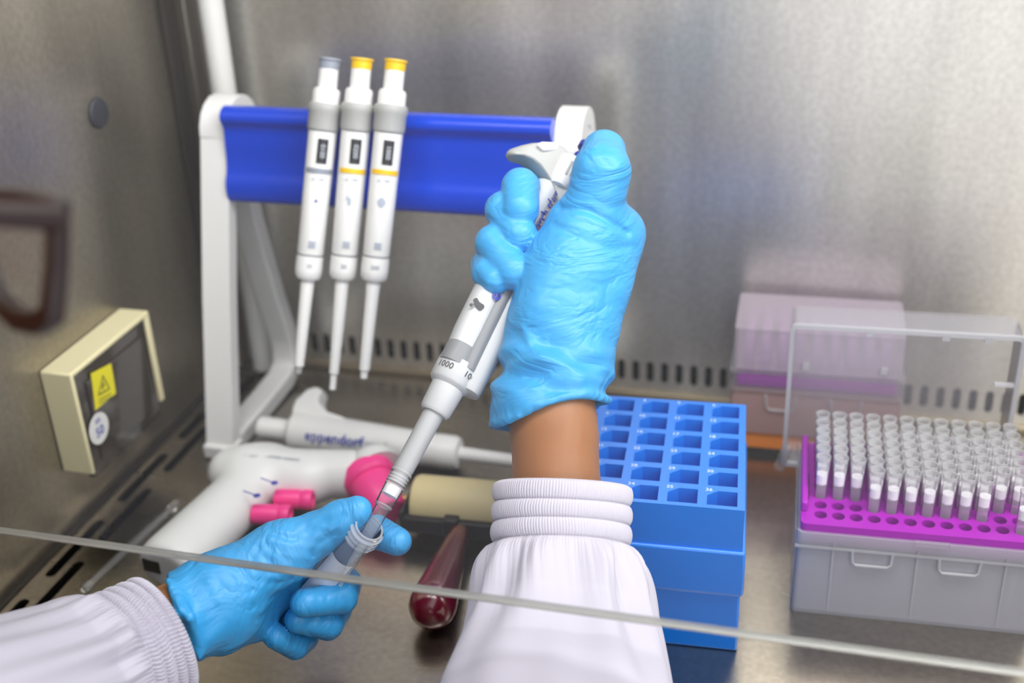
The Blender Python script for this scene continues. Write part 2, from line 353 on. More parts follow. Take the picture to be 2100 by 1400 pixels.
# socket box on the left wall
D = .021
y0, y1, z0, z1 = .5285, .6165, .0365, .1075
t = thing('socket_box', (XL, (y0 + y1) / 2, z0), 'cream socket box with a dark cover and warning stickers on the left wall', 'socket box')
b = MB(); b.box((XL, y0, z0 + .002), (XL + D, y0 + .0030, z1 - .0002)); b.box((XL, y1 - .005, z0 + .006), (XL + D - .0002, y1, z1 - .0002)); b.box((XL, y0 + .0002, z1 - .0035), (XL + D - .0001, y1 - .0002, z1)); b.box((XL, y0 + .0008, z0 + .0028), (XL + D - .006, y1 - .0008, z1 - .0008))
b.build('housing', M['cream_box'], t, bevel=.0012)
b = MB(); b.box((XL + D - .006, y0 + .003, z0 - .002), (XL + D - .001, y1 - .006, z1 - .004)); b.box((XL + D - .001, y0 + .012, z0 + .006), (XL + D + .0005, y1 - .014, z1 - .012))
cv = sub(b.build('cover', M['cover'], t, bevel=.001))
XS = XL + D + .0007
def quad_px(pts): return [onx(px, py, XS) for px, py in pts]
st = quad_px([(187, 766), (228, 745), (238, 806), (196, 841)])
b = MB(); b.add(st + [p - V((.0004, 0, 0)) for p in st], [(0, 1, 2, 3), (7, 6, 5, 4), (0, 4, 5, 1), (1, 5, 6, 2), (2, 6, 7, 3), (3, 7, 4, 0)]); wst = sub(b.build('warning_sticker', M['sticker'], t, smooth=0)); tag(wst, 'yellow sticker with a black warning triangle')
b = MB()
tri = [onx(px, py, XS + .0002) for px, py in ((211, 768), (226, 797), (201, 812))]; cc = sum(tri) / 3
for i in range(3):
    a, c = tri[i], tri[(i + 1) % 3]; ai = a + (cc - a) * .22; ci = c + (cc - c) * .22; b.add([a, c, ci, ai], [(0, 1, 2, 3)])
b.add([onx(px, py, XS + .0002) for px, py in ((211, 781), (215, 790), (211, 793), (214, 803), (208, 792), (212, 789))], [(0, 1, 2), (0, 2, 5), (2, 3, 4), (2, 4, 5)])
for k in range(2): b.add([onx(px, py, XS + .0002) for px, py in ((203, 819 + 7 * k), (228, 806 + 7 * k), (228, 808 + 7 * k), (203, 821 + 7 * k))], [(0, 1, 2, 3)])
b.build('warning_symbol', M['black_ink'], wst, smooth=0, recalc=False)
c0 = onx(203, 878, XS)
b = MB(); b.lathe([(0, 0), (.0098, 0), (.0098, .0004), (0, .0004)], 32, frame(c0 - V((.0002, 0, 0)), (1, 0, 0), (0, 1, 0)), False, False); rs = sub(b.build('round_sticker', M['stick2'], t)); tag(rs, 'round white sticker with blue figures')
b = MB(); mt = frame(c0 + V((.0004, 0, 0)), (1, 0, 0), (0, 1, 0)); vs, fs = text_geo('50', .0085, True); vs[:, 1] -= .002; b.add(vs, fs, mt); vs, fs = text_geo('SA', .0045, True); vs[:, 1] += .0052; b.add(vs, fs, mt); b.build('sticker_figures', M['ink'], rs, smooth=0, recalc=False)

# glass rod on the floor by the grille
p0, p1 = onz(178, 1203, .0035), onz(365, 1030, .0035)
t = thing('glass_rod', p0, 'thin clear glass rod with a round end lying along the left floor slots', 'glass rod')
b = MB(); b.tube([p0, p1], .0026, 14); b.build('shaft', M['rod'], t)
b = MB(); b.lathe([(.0001, -.0036), (.002, -.003), (.0034, -.001), (.0034, .001), (.002, .003), (.0001, .0036)], 18, frame(p0, p1 - p0)); b.build('rod_tip', M['rod'], t)

# ================================================================== RACK STAND WITH THREE HANGING PIPETTES
def sweep_rect(b, path, xc, w, thick):
    """flat strap along a (y,z) path in the plane x = xc"""
    path = [V(p) for p in path]; rings = []
    for i, p in enumerate(path):
        tn = nrm(path[min(i + 1, len(path) - 1)] - path[max(i - 1, 0)]); nn = V((-tn[1], tn[0])); hw = w / 2
        c = [(-hw, -thick / 2), (hw, -thick / 2), (hw, thick / 2), (-hw, thick / 2)]
        rings.append([(xc + cx, p[0] + nn[0] * cn, p[1] + nn[1] * cn) for cx, cn in c])
    b.rings(rings)
SXL, SXR = -.3835, -.1545
t = thing('pipette_stand', ((SXL + SXR) / 2, .68, 0), 'white pipette rack stand with a wide blue bar at the back of the cabinet', 'pipette stand')
for xc, ww in ((SXL, .0195), (SXR, .0165)):
    b = MB(); k = .0 if xc == SXL else 0
    path = [(.622, .004), (.6485, .105), (.6775, .203)] + [(.6945 + .0172 * math.cos(a), .2045 + .0165 * math.sin(a)) for a in np.linspace(PI, .1 * PI, 9)] + [(.7115, .19), (.706, .165)]
    sweep_rect(b, path, xc, ww, .011)
    b.lathe([(.0165, -ww * .44), (.0165, ww * .44)], 36, frame((xc, .6948, .2040), (1, 0, 0), (0, 1, 0)))
    fr = b.build('side_frame', M['white'], t, bevel=.0022, seg=3)
    b = MB(); b.box((xc - ww / 2 - .0015, .6145, 0), (xc + ww / 2 + .0015, .630, .010)); b.build('foot', M['white'], t, bevel=.0015)
    b = MB(); sweep_rect(b, [(.6955, .172), (.7000, .140), (.7150, .078), (.7270, .0400), (.7290, .026), (.7255, .0145), (.7150, .0085), (.690, .007), (.622, .0055)], xc + .0005, ww * .92, .013); b.build('rear_leg', M['white'], t, bevel=.002, seg=3)
# bar
bx0, bx1 = SXL + .0097, SXR - .008
pr = [(.677, .2245), (.672, .2255), (.6675, .2235), (.6655, .219), (.6685, .2125), (.6675, .203), (.6665, .193), (.6645, .1855), (.6615, .180), (.6605, .174), (.6615, .168), (.666, .1655), (.672, .1665), (.676, .175), (.680, .195), (.680, .215)]
b = MB(); pr2 = []
for i in range(len(pr)):   # smooth the profile
    p0_, p1_, p2_, p3_ = [V(pr[(i + k) % len(pr)]) for k in (-1, 0, 1, 2)]
    for q in (0, .25, .5, .75): pr2.append(.5 * (2 * p1_ + (p2_ - p0_) * q + (2 * p0_ - 5 * p1_ + 4 * p2_ - p3_) * q * q + (3 * p1_ - p0_ - 3 * p2_ + p3_) * q ** 3))
b.rings([[(x_, p[0], p[1]) for p in pr2] for x_ in (bx0, bx1)]); b.build('bar', M['blue'], t, smooth=50)

def s_at(A, B, y, lo=-.1, hi=.3):
    d = nrm(B - A)
    for _ in range(50):
        m_ = (lo + hi) / 2
        if (proj(A + d * m_)[1] - y) * (proj(B)[1] - proj(A)[1]) > 0: hi = m_
        else: lo = m_
    return lo
def cyl_text(b, txt, size, fr, s, ang, rad, mode='along', bold=True, flip=False):
    """wrap text on a cylinder of local frame fr; 'along' runs with the axis, 'around' round it"""
    vs, fs = text_geo(txt, size, bold); u, v = vs[:, 0].copy(), vs[:, 1].copy()
    if flip: u, v = -u, -v
    if mode == 'along': z = s + u; a = ang - v / rad
    elif mode == 'down': z = s + u; a = ang - v / rad
    elif mode == 'mirror': z = s + v; a = ang - u / rad
    else: z = s + v; a = ang + u / rad
    b.add(np.stack([rad * np.cos(a), rad * np.sin(a), z], 1), fs, fr)
def cyl_patch(b, fr, s0, s1, a0, a1, rad, n=8, ns=6, th=.0004):
    A_ = np.linspace(a0, a1, n); S = np.linspace(s0, s1, ns); rf = rad if callable(rad) else (lambda s: rad)
    R = [[((rf(s) + th) * math.cos(a), (rf(s) + th) * math.sin(a), s) for a in A_] for s in S]
    b.rings(R, False, False, close=False, m=fr)
HPIP = []
def hanging(pt, pb, cap_mat, band_mat, tip_kind, label, digits, vol, logo):
    A = ony(*pt, .6555); B = ony(*pb, .590); ax = nrm(B - A); mid = (A + B) / 2
    fr = frame(A, ax, CAM - mid)                      # local x faces the viewer, z runs down the pipette
    S = lambda y: s_at(A, B, y)
    y = pt[1]; k = lambda dy: S(y + dy)
    t = thing('pipette', B, label, 'pipette', 'pipettes hanging on the blue bar')
    b = MB(); b.lathe([(0, k(0)), (.0066, k(0)), (.0068, k(3)), (.0060, k(7)), (.0060, k(22)), (0, k(22))], 32, fr, False, False); b.build('push_button', cap_mat, t)
    b = MB(); b.lathe([(.0058, k(20)), (.0058, k(72))], 32, fr); b.build('plunger', M['white'], t)
    b = MB(); b.lathe([(.0, k(62)), (.0072, k(62)), (.0080, k(67)), (.0081, k(98)), (0, k(98))], 32, fr, False, False); b.build('dial_collar', M['white'], t)
    b = MB(); b.lathe([(0, k(92)), (.0092, k(92)), (.0098, k(97)), (.0100, k(108)), (.0094, k(112)), (.0093, k(140)), (.0088, k(150)), (0, k(150))], 36, fr, False, False, sq=(1, 1))
    b.box((-.024, -.0075, k(97)), (-.004, .0075, k(106)), fr); b.box((-.024, -.0072, k(97)), (-.0205, .0072, k(150)), fr)
    b.build('finger_hook', M['grey'], t, bevel=.001)
    rb = lambda s: .0084 + (.0078 - .0084) * (s - k(145)) / (k(400) - k(145))
    b = MB(); b.lathe([(rb(k(145)), k(145)), (rb(k(270)), k(270)), (rb(k(398)), k(398)), (.0074, k(401))], 40, fr, sq=(.92, 1.0)); bd = sub(b.build('body', M['white'], t))
    rr = lambda s: rb(s) * .97
    b = MB(); cyl_patch(b, fr, k(165), k(215), -.38 - .12, .38 - .12, lambda s: rb(s) * .945); b.build('display', M['screen'], bd, recalc=False)
    b = MB(); cyl_text(b, digits, .0040, fr, k(190), -.12, rb(k(190)) * .945 + .0007, 'down', False); b.build('display_digits', M['digit'], bd, smooth=0, recalc=False)
    b = MB(); cyl_patch(b, fr, k(225), k(235), -1.25, 1.1, lambda s: rb(s) * .965, n=24, th=.0003); b.build('colour_band', band_mat, bd, recalc=False)
    b = MB(); r_ = rb(k(292)) * .93 + .0004
    if logo == 'dot': cyl_patch(b, fr, k(288), k(294), -.12, .06, r_, th=0)
    elif logo == 'leaf': cyl_patch(b, fr, k(284), k(299), -.12, .12, r_, th=0); cyl_patch(b, fr, k(279), k(290), .12, .22, r_, th=0)
    else:
        for q in np.linspace(0, 1, 10)[:-1]:
            w_ = .30 * math.sin(PI * (q * .9 + .1)); cyl_patch(b, fr, k(281 + 20 * q), k(283.5 + 20 * q), -w_, w_, r_, th=0)
    b.build('printed_mark', M['faint'] if logo != 'dot' else M['ink'], bd, smooth=0, recalc=False)
    b = MB()
    cyl_text(b, 'ul  100', .0026, fr, k(247), 0, rb(k(247)) * .945 + .0005, 'around', flip=True); b.build('printed_range', M['faint'], bd, smooth=0, recalc=False); b = MB()
    for q in range(3): cyl_patch(b, fr, k(373 + 5 * q), k(376 + 5 * q), -.32, .22, rb(k(373)) * .945, th=.0005)
    b.build('printed_lines', M['faint'], bd, smooth=0, recalc=False)
    b = MB(); b.lathe([(.0070, k(401)), (.0070, k(406))], 32, fr); b.build('gap_ring', M['dgrey'], t)
    b = MB(); b.lathe([(0, k(405)), (.0080, k(405)), (.0081, k(432)), (.0078, k(445)), (.0064, k(452)), (0, k(452))], 36, fr, False, False); co = sub(b.build('lower_collar', M['white'], t))
    b = MB(); cyl_text(b, vol, .0034, fr, k(424), 0, .0084, 'around', flip=True); b.build('volume_mark', M['slate'], co, smooth=0, recalc=False)
    b = MB()
    if tip_kind == 0: pf = [(.0042, k(450)), (.0036, k(540)), (.0030, k(630)), (0, k(630))]
    elif tip_kind == 1: pf = [(.0042, k(450)), (.0037, k(540)), (.0029, k(645)), (.0020, k(648)), (.0020, k(678)), (0, k(678))]
    else: pf = [(.0046, k(450)), (.0040, k(475)), (.0037, k(540)), (.0032, k(635)), (.0022, k(638)), (.0021, k(652)), (0, k(654))]
    b.lathe(pf, 28, fr, False, False); b.build('nozzle', M['white'], t)
    if tip_kind == 0:
        b = MB(); b.lathe([(.0022, k(630)), (.0020, k(645)), (0, k(645))], 20, fr, False, False); b.build('nozzle_end', M['grey'], t)
hanging((677, 120), (613, 752), M['slate'], M['slate'], 0, 'white pipette with a grey button cap hanging on the blue bar', '0100', '10', 'dot')
hanging((743, 120), (682, 797), M['yellow'], M['yellow'], 1, 'yellow-capped white pipette hanging between the other two on the blue bar', '0200', '20', 'leaf')
hanging((812, 123), (746, 776), M['yellow'], M['yellow'], 2, 'yellow-capped white pipette hanging last on the bar, nearest the gloved hand', '1000', '200', 'disc')

# ================================================================== LYING PIPETTE
A = onz(602, 884, .0145); B = onz(945, 930, .0125); ax = nrm(B - A); mid = (A + B) / 2
fr = frame(A, ax, CAM - mid)
t = thing('pipette', (mid[0], mid[1], 0), 'white pipette lying on the steel floor behind the pink-tipped controller', 'pipette')
S = lambda x_: [s for s in np.linspace(-.05, .2, 1500) if proj(A + ax * s)[0] >= x_][0]
b = MB(); b.lathe([(0, S(532)), (.0062, S(532)), (.0074, S(536)), (.0074, S(590)), (.0068, S(593)), (0, S(593))], 32, fr, False, False); b.build('push_button', M['white'], t)
b = MB(); b.lathe([(.0045, S(590)), (.0045, S(604))], 24, fr); b.build('plunger', M['dgrey'], t)
b = MB(); rB = lambda s: .0142 - .0034 * min(1, max(0, (s - S(620)) / (S(900) - S(620))))
b.lathe([(0, S(600)), (.0120, S(600)), (.0140, S(606)), (.0142, S(625))] + [(rB(s), s) for s in np.linspace(S(640), S(898), 8)] + [(0, S(898))], 44, fr, False, False)
bd = sub(b.build('body', M['white'], t))
b = MB(); up = V((0, .75, .66)); hk = frame(A + ax * S(603), ax, up)
prof = [(.004, -.0001), (.014, -.002), (.020, -.001), (.0285, .004), (.031, .009), (.0305, .0135), (.028, .0155), (.0235, .014), (.019, .016), (.0145, .023), (.012, .036), (.006, .036)]
b.rings([[(p[0], yy * (1 - .25 * (p[0] > .025)), p[1]) for p in prof] for yy in (-.0085, -.0045, .0045, .0085)], m=hk); b.build('finger_hook', M['white'], t, bevel=.003, seg=3, smooth=60)
b = MB(); cyl_text(b, 'eppendorf', .0098, fr, S(700), .12, rB(S(655)) + .0003, 'along'); b.build('brand_lettering', M['ink'], bd, smooth=0, recalc=False)
b = MB(); cyl_text(b, 'Reference 2', .0058, fr, S(767), .10, rB(S(765)) + .0003, 'along', False); b.build('model_lettering', M['faint'], bd, smooth=0, recalc=False)
b = MB(); b.lathe([(0, S(897)), (.0112, S(897)), (.0112, S(932)), (.0098, S(941)), (.0060, S(945)), (0, S(945))], 36, fr, False, False); b.build('lower_collar', M['white'], t)
sA = S(943); b = MB(); b.lathe([(.0046, sA), (.0044, sA + .02), (.0040, sA + .060), (.0026, sA + .061), (.0024, sA + .068), (0, sA + .068)], 24, fr, False, False); b.build('nozzle', M['white'], t)

# ================================================================== PIPETTE CONTROLLER (white pistol grip with pink nose)
h0, h1 = onz(476, 968, .0215), onz(722, 972, .024); g0, g1 = onz(548, 962, .0200), onz(352, 1157, .0185)
gd = nrm(g1 - g0); gp = nrm(np.cross(gd, (0, 0, 1)))
def ctl(P):
    d = cap(P, h0, h1, .0150, .0150)
    d = smin(d, cap(P, h0 + V((.012, .001, .001)), h0 + V((.05, 0, 0)), .0165, .0152), .006)
    e = cap(P, g0, g1 - gd * .004, .0180, .0205, (0, 0, 1), 1.2)
    cut = (P - g1.astype(np.float32)) @ gd.astype(np.float32)
    e = smax(e, cut - .0065, .005)
    return smin(d, e, .010)
t = thing('pipette_controller', onz(540, 1020), 'white pistol-grip pipette controller with pink nose cone and buttons lying on the floor', 'pipette controller')
pts = np.array([h0, h1, g0, g1]); body = sub(sdf_obj('body', ctl, pts.min(0) - .034, pts.max(0) + .034, .0013, M['ctl'], t))
nd = nrm(onz(795, 1062, .013) - onz(748, 978, .024)); nz0 = onz(750, 970, .025); fr = frame(nz0, nd, (1, 0, 0))
b = MB(); b.lathe([(0, -.011), (.008, -.0105), (.0135, -.008), (.0165, -.003), (.0172, .003), (0, .003)], 40, frame(nz0 + V((.003, .005, .001)), nd, (1, 0, 0)), False, False); b.build('nose_collar', M['ctl'], t)
b = MB(); b.lathe([(0, -.002), (.0145, -.002), (.0166, .0005), (.0170, .006), (.0155, .0085), (.0140, .009), (.0142, .0115), (.0134, .020), (.0122, .032), (.0106, .034), (0, .034)], 44, fr, False, False); b.build('nose_cone', M['pink'], t)
for px, py in ((534, 1054), (580, 1023)):
    p0 = onz(px, py, .021); p1 = onz(px + 62, py + 2, .021); fr = frame(p0, p1 - p0); L = np.linalg.norm(p1 - p0)
    b = MB(); b.lathe([(0, -.004), (.0060, -.004), (.0062, L * .55), (.0056, L * .62), (.0062, L * .7), (.0062, L * .95), (.0056, L), (.0035, L), (.003, L - .003), (0, L - .003)], 28, fr, False, False); b.build('trigger_button', M['pink'], t)
b = MB(); e0 = g1 + gd * .0056
b.box((-.0058, -.0042, -.006), (.0058, .0042, .0015), frame(e0 + gp * .0085 * (1 if gp[0] < 0 else -1) + V((0, 0, .0015)), gd, gp)); b.build('charging_socket', M['black'], t, bevel=.0006)
b = MB(); topz = lambda px, py: onz(px, py, .0435)
def floor_mark(b, txt, px, py, z, size, ang=0):
    vs, fs = text_geo(txt, size, True); c, s_ = math.cos(ang), math.sin(ang); o = onz(px, py, z)
    b.add(np.stack([o[0] + c * vs[:, 0] - s_ * vs[:, 1], o[1] + s_ * vs[:, 0] + c * vs[:, 1], np.full(len(vs), o[2])], 1), fs)
floor_mark(b, 'AD', 516, 932, .0392, .006); floor_mark(b, 'pipette control', 580, 938, .0388, .0035); b.build('printed_lettering', M['slate'], body, smooth=0, recalc=False)
b = MB()
for px, py in ((563, 990), (527, 1016)):
    o = onz(px, py, .0352); b.lathe([(0, 0), (.0022, 0), (.0018, .0005), (0, .0006)], 14, frame(o, (0, 0, 1)), False, False); q = onz(px - 28, py - 10, .0356); b.tube([o, q], .0004, 6)
b.build('printed_arrows', M['ink'], body, smooth=0)

# ================================================================== RUBBER ROLLER (BRAYER)
r0 = onz(850, 1024, .0185); r1 = onz(1085, 1045, .0185); rd = nrm(r1 - r0); fr = frame(r0, rd, (0, 0, 1)); RL = np.linalg.norm(r1 - r0)
t = thing('roller', (r0[0] + .03, r0[1], 0), 'cream rubber roller with a black frame and dark red wooden handle', 'roller')
b = MB(); b.lathe([(0, .001), (.0145, .001), (.0155, .003), (.0155, RL - .003), (.0145, RL - .001), (0, RL - .001)], 48, fr, False, False); b.build('rubber_cylinder', M['cream'], t)
hp = V((r0[0], r0[1], 0)) + V((rd[0], rd[1], 0)) * .026; fwd = -nrm(np.cross((0, 0, 1), rd)) ; fwd = fwd if fwd[1] < 0 else -fwd
b = MB()
mb_ = frame(r0, (0, 0, 1), rd)
b.box((-.003, -.020, -.010), (RL + .003, -.0145, .000), mb_); b.box((-.004, -.020, -.010), (-.0015, .004, .004), mb_); b.box((RL + .0015, -.020, -.010), (RL + .004, .004, .004), mb_); b.box((.023, -.022, -.009), (.032, -.0145, .0025), mb_)
b.build('roller_frame', M['black'], t, bevel=.001)
b = MB(); b.tube([r0 - rd * .0085, r0 + rd * .004], .0024, 14); b.build('axle_pin', M['pin'], t)
q0 = onz(941, 1097, .0145); q1 = onz(888, 1238, .0150); hd = nrm(q1 - q0); HL = np.linalg.norm(q1 - q0)
b = MB(); b.lathe([(0, -.003), (.0052, -.003), (.0062, .001), (.0074, .012), (.0092, HL * .45), (.0112, HL * .75), (.0124, HL * .92), (.0128, HL), (.0122, HL + .005), (.0100, HL + .0092), (.0060, HL + .0120), (.002, HL + .0128), (0, HL + .0128)], 40, frame(q0, hd), False, False)
b.build('handle', M['redwood'], t, smooth=60)

# ================================================================== BLUE TUBE RACK
ang = math.radians(4.9); rx = V((math.cos(ang), math.sin(ang) * .0, 0)); ry = nrm((-.085, 1, 0)); rx = nrm((1, .055, 0))
RF = V((-.0298, .4985, 0))                       # front right bottom corner of the upper block
W, DP, PT = .1165, .1035, .0194
mr = np.eye(4); mr[:3, 0] = rx; mr[:3, 1] = ry; mr[:3, 3] = RF - rx * W
t = thing('tube_rack', RF - rx * W / 2 + ry * DP / 2, 'tall blue tube rack with numbered angular holes beside the white cuff', 'tube rack')
ZR = .0875
def cell(i, j):
    x0 = W - .0032 - PT * (5 - i) - .0152; y0 = .0028 + (.0170 * (5 - j)); x1 = x0 + .0148; y1 = y0 + .0125
    c = .0052; return [(x0, y0), (x1, y0), (x1, y1), (x0 + c, y1), (x0, y1 - c * .85)]
holes = [cell(i, j) for j in range(6) for i in range(6)]
b = MB(); b.plate([(0, 0), (W, 0), (W, DP), (0, DP)], holes, ZR, m=mr, walls=.028, floor=True)
b.rings([np.c_[np.array([(0, 0), (W, 0), (W, DP), (0, DP)]), np.full(4, z)] for z in (ZR, .055)], False, True, m=mr); ck = sub(b.build('cell_block', M['rack'], t, smooth=0))
b = MB()
for j in range(6):
    for i in range(6):
        vs, fs = text_geo(str(j * 6 + i + 1), .0036, True); c = cell(i, j); vs = vs + V((c[0][0] + .0008, c[2][1] + .0002, ZR + .0002)); b.add(vs, fs, mr)
b.build('cell_numbers', M['racknum'], ck, smooth=0, recalc=False)
e = .0016
b = MB(); b.box((-e, -e, .0365), (W + e, DP + e, .0632), mr); b.build('skirt', M['rack'], t, bevel=.0012)
b = MB(); b.box((0, 0, 0), (W, DP, .0365), mr); b.build('base', M['rack'], t, bevel=.0012)

# ================================================================== OPEN TIP BOX
mt = np.eye(4); bx = nrm((1, .050, 0)); by = nrm((-.045, 1, 0)); bo = V((-.0045, .5385, 0)); mt[:3, 0] = bx; mt[:3, 1] = by; mt[:3, 3] = bo
BW, BD, BZ = .121, .083, .0555
t = thing('tip_box', bo + bx * BW / 2 + by * BD / 2, 'open tip box with a purple tray and clear lid raised, full of filter tips', 'tip box')
def shell(b, W_, D_, z0, z1, taper=0.0, th=.0012, m=None, r=.003):
    o0 = rrect(-taper, -taper, W_ + taper, D_ + taper, r); o1 = rrect(0, 0, W_, D_, r)
    i1 = rrect(th, th, W_ - th, D_ - th, r); i0 = rrect(th - taper, th - taper, W_ + taper - th, D_ + taper - th, r); n = len(o0)
    L = lambda p, z: np.c_[np.array(p), np.full(n, z)]
    b.rings([L(o0, z0), L(o1, z1), L(i1, z1), L(i0, z0 + th)], True, True, m=m)
b = MB(); shell(b, BW, BD, .0, .0505, .0012, m=mt)
for x_ in (.018, .060, .103): b.box((x_, -.0012, .002), (x_ + .0012, -.0002, .046), mt)
base = sub(b.build('base', M['box'], t, smooth=40))
b = MB()
for x0 in (.028, .071):   # raised U shaped catches
    b.tube([(mt @ V((x0, -.0012, .043, 1)))[:3], (mt @ V((x0 + .0005, -.0016, .036, 1)))[:3], (mt @ V((x0 + .002, -.0018, .0345, 1)))[:3], (mt @ V((x0 + .018, -.0018, .0345, 1)))[:3], (mt @ V((x0 + .0198, -.0016, .036, 1)))[:3], (mt @ V((x0 + .0203, -.0012, .043, 1)))[:3]], .0008, 8)
b.box((-.001, -.0018, .0425), (BW + .001, -.0004, .0438), mt); b.build('catch_outline', M['boxrim'], base)
b = MB(); shell(b, BW + .003, BD + .003, .0440, .0525, 0, .001, m=mt @ np.array([[1, 0, 0, -.0015], [0, 1, 0, -.0015], [0, 0, 1, 0], [0, 0, 0, 1.]])); b.box((.058, -.0028, .050), (.075, -.001, .0530), mt); b.build('rim', M['lid'], t, smooth=40)
TX = lambda c: .0112 + .009 * c
TY = lambda r: BD - .0095 - .0090 * r
holes = [circle(TX(c), TY(r), .0034, 14) for r in range(8) for c in range(12)]
b = MB(); b.plate(rrect(.0012, .0012, BW - .0012, BD - .0012, .003), holes, BZ, m=mt, walls=.006)
n = len(rrect(0, 0, 1, 1, .1)); L = lambda p, z: np.c_[np.array(p), np.full(n, z)]
b.rings([L(rrect(.0012, .0012, BW - .0012, BD - .0012, .003), z) for z in (BZ, .0435)], False, False, m=mt)
tray = sub(b.build('tray', M['purple'], t, smooth=40))
for x_ in (.001, BW - .0045):
    b = MB(); b.box((x_, .012, BZ), (x_ + .0035, BD - .002, BZ + .006), mt); b.build('tray_side_rail', M['purple'], tray, bevel=.001)
b = MB(); b.box((.0044, .022, BZ + .0005), (.0050, .042, BZ + .0048), mt); b.build('rail_slot', M['dark'], tray)
# lid raised behind
lo = onx(1612, 965, -.0165); ml = np.eye(4); ml[:3, 0] = bx; ml[:3, 1] = nrm(np.cross((0, -.06, .998), bx)); ml[:3, 2] = nrm((0, -.02, 1)); ml[:3, 3] = V((-.0172, .630, .0335))
LW, LH, LD = .1225, .0925, .024
b = MB()
out = rrect(0, 0, LW, LH, .003); inn = rrect(.0011, .0011, LW - .0011, LH - .0011, .002); n = len(out)
lw = lambda p, y: np.stack([np.array(p)[:, 0], np.full(n, y), np.array(p)[:, 1]], 1)
b.rings([lw(out, 0), lw(out, LD), ], False, True, m=ml); b.rings([lw(inn, 0), lw(inn, LD - .0011)], False, True, m=ml)
lid = sub(b.build('lid', M['lid'], t, smooth=40))
b = MB(); out2 = rrect(-.0008, -.0008, LW + .0008, LH + .0008, .003); inn2 = rrect(.0016, .0016, LW - .0016, LH - .0016, .002)
b.rings([lw(out2, -.001), lw(inn2, -.001), lw(inn2, .0016), lw(out2, .0016)], wrap=True, m=ml)
for x_ in (.040, .080, .102): b.box((x_, -.001, LH - .004), (x_ + .004, .002, LH - .001), ml)
for z_ in (.030, .062): b.box((LW - .012, -.001, z_), (LW - .001, .002, z_ + .0016), ml)
for x_ in (.008, .052): b.box((x_, LD - .003, .052), (x_ + .004, LD - .001, .056), ml)
b.build('lid_rim', M['boxrim'], lid, smooth=40)
b = MB(); b.tube([(ml @ V((-.002, .001, -.004, 1)))[:3], (ml @ V((.002, .001, .012, 1)))[:3]], .003, 12); b.build('hinge', M['lid'], t)

# filter tips: one made with its parts, the rest copied
def make_tip():
    o = empty('filter_tip', (0, 0, 0), 'x', 'pipette tip', 'filter tips standing in the purple tray'); WORLD[o.name] = np.eye(4)
    b = MB(); b.lathe([(.0036, .0245), (.0034, .0150), (.0032, 0), (.0026, -.012), (.0018, -.030), (.0007, -.047)], 16, None, False, False); b.build('shaft', M['tip'], o, smooth=60, recalc=False)
    b = MB(); a = [(.0038, .0225), (.0040, .0248), (.0034, .0248), (.0034, .0225), (.0038, .0225)]; b.lathe(a, 16, None, False, False); b.build('collar', M['tiprim'], o, recalc=False)
    b = MB(); b.lathe([(0, .0085), (.0030, .0085), (.0031, .0140), (0, .0140)], 16, None, False, False); b.build('filter', M['filt'], o)
    return o
ORD = ['first', 'second', 'third', 'fourth', 'fifth', 'sixth', 'seventh', 'eighth', 'ninth', 'tenth', 'eleventh', 'twelfth']
ROW = ['back row', 'second row from the back', 'third row from the back', 'fourth row from the back', 'fifth row from the back', 'sixth row from the back', 'seventh row from the back', 'front row']
proto = make_tip(); first = True
for r in range(8):
    for c in range(12):
        if r == 6 and c not in range(3, 10): continue
        if r == 7 and c != 11: continue
        o = proto if first else copy_tree(proto); first = False
        p = (mt @ V((TX(c), TY(r), BZ, 1)))[:3]; o.location = Vector(p); o.rotation_euler = (0, 0, rng.uniform(0, 6))
        if r == 7: o['label'] = 'lone clear filter tip in the otherwise empty front row of the purple tray'
        else: o['label'] = 'clear filter tip, %s, %s from the left in the purple tray' % (ROW[r], ORD[c if r != 6 else c - 3])

# ================================================================== CLOSED TIP BOX BEHIND
mc = np.eye(4); mc[:3, 0] = nrm((1, .03, 0)); mc[:3, 1] = nrm((-.03, 1, 0)); mc[:3, 3] = V((-.0545, .6900, 0)); CW, CD = .1045, .0560
def cbox(b, x0, y0, z0, x1, y1, z1, tp=0): b.rings([np.c_[np.array(rrect(x0 - tp, y0 - tp, x1 + tp, y1 + tp, .003)), np.full(20, z0)], np.c_[np.array(rrect(x0, y0, x1, y1, .003)), np.full(20, z1)]], m=mc)
t = thing('tip_box', (mc @ V((CW / 2, CD / 2, 0, 1)))[:3], 'closed frosted tip box with an orange base strip against the back wall', 'tip box')
b = MB(); cbox(b, .002, .002, 0, CW - .002, CD - .002, .0055); b.build('foot', M['black'], t)
b = MB(); cbox(b, .001, .001, .0055, CW - .001, CD - .001, .0175); b.build('base_insert', M['orange'], t)
b = MB(); cbox(b, 0, 0, .0175, CW, CD, .050, .0005); bs = sub(b.build('base', clear('orange_glow_frosted', haze=.74, hazecol='FFD2CC', rough=.3), t, smooth=40))  # pink haze colour paints in the glow off the orange insert below
b = MB()
for x0 in (.022, .062):
    b.tube([(mc @ V((x0 + dx, -.0008, z_, 1)))[:3] for dx, z_ in ((0, .046), (.001, .037), (.003, .035), (.016, .035), (.018, .037), (.019, .046))], .0008, 8)
b.build('catch_outline', M['boxrim'], bs)
b = MB(); cbox(b, .003, .003, .050, CW - .003, CD - .003, .0615); b.build('tray', M['purple'], t)
b = MB(); cbox(b, -.001, -.001, .0475, CW + .001, CD + .001, .0500); cbox(b, -.001, -.001, .0605, CW + .001, CD + .001, .0625); cbox(b, -.0005, -.0005, .050, CW + .0005, CD + .0005, .0605); b.build('rim', M['lid'], t, smooth=40)
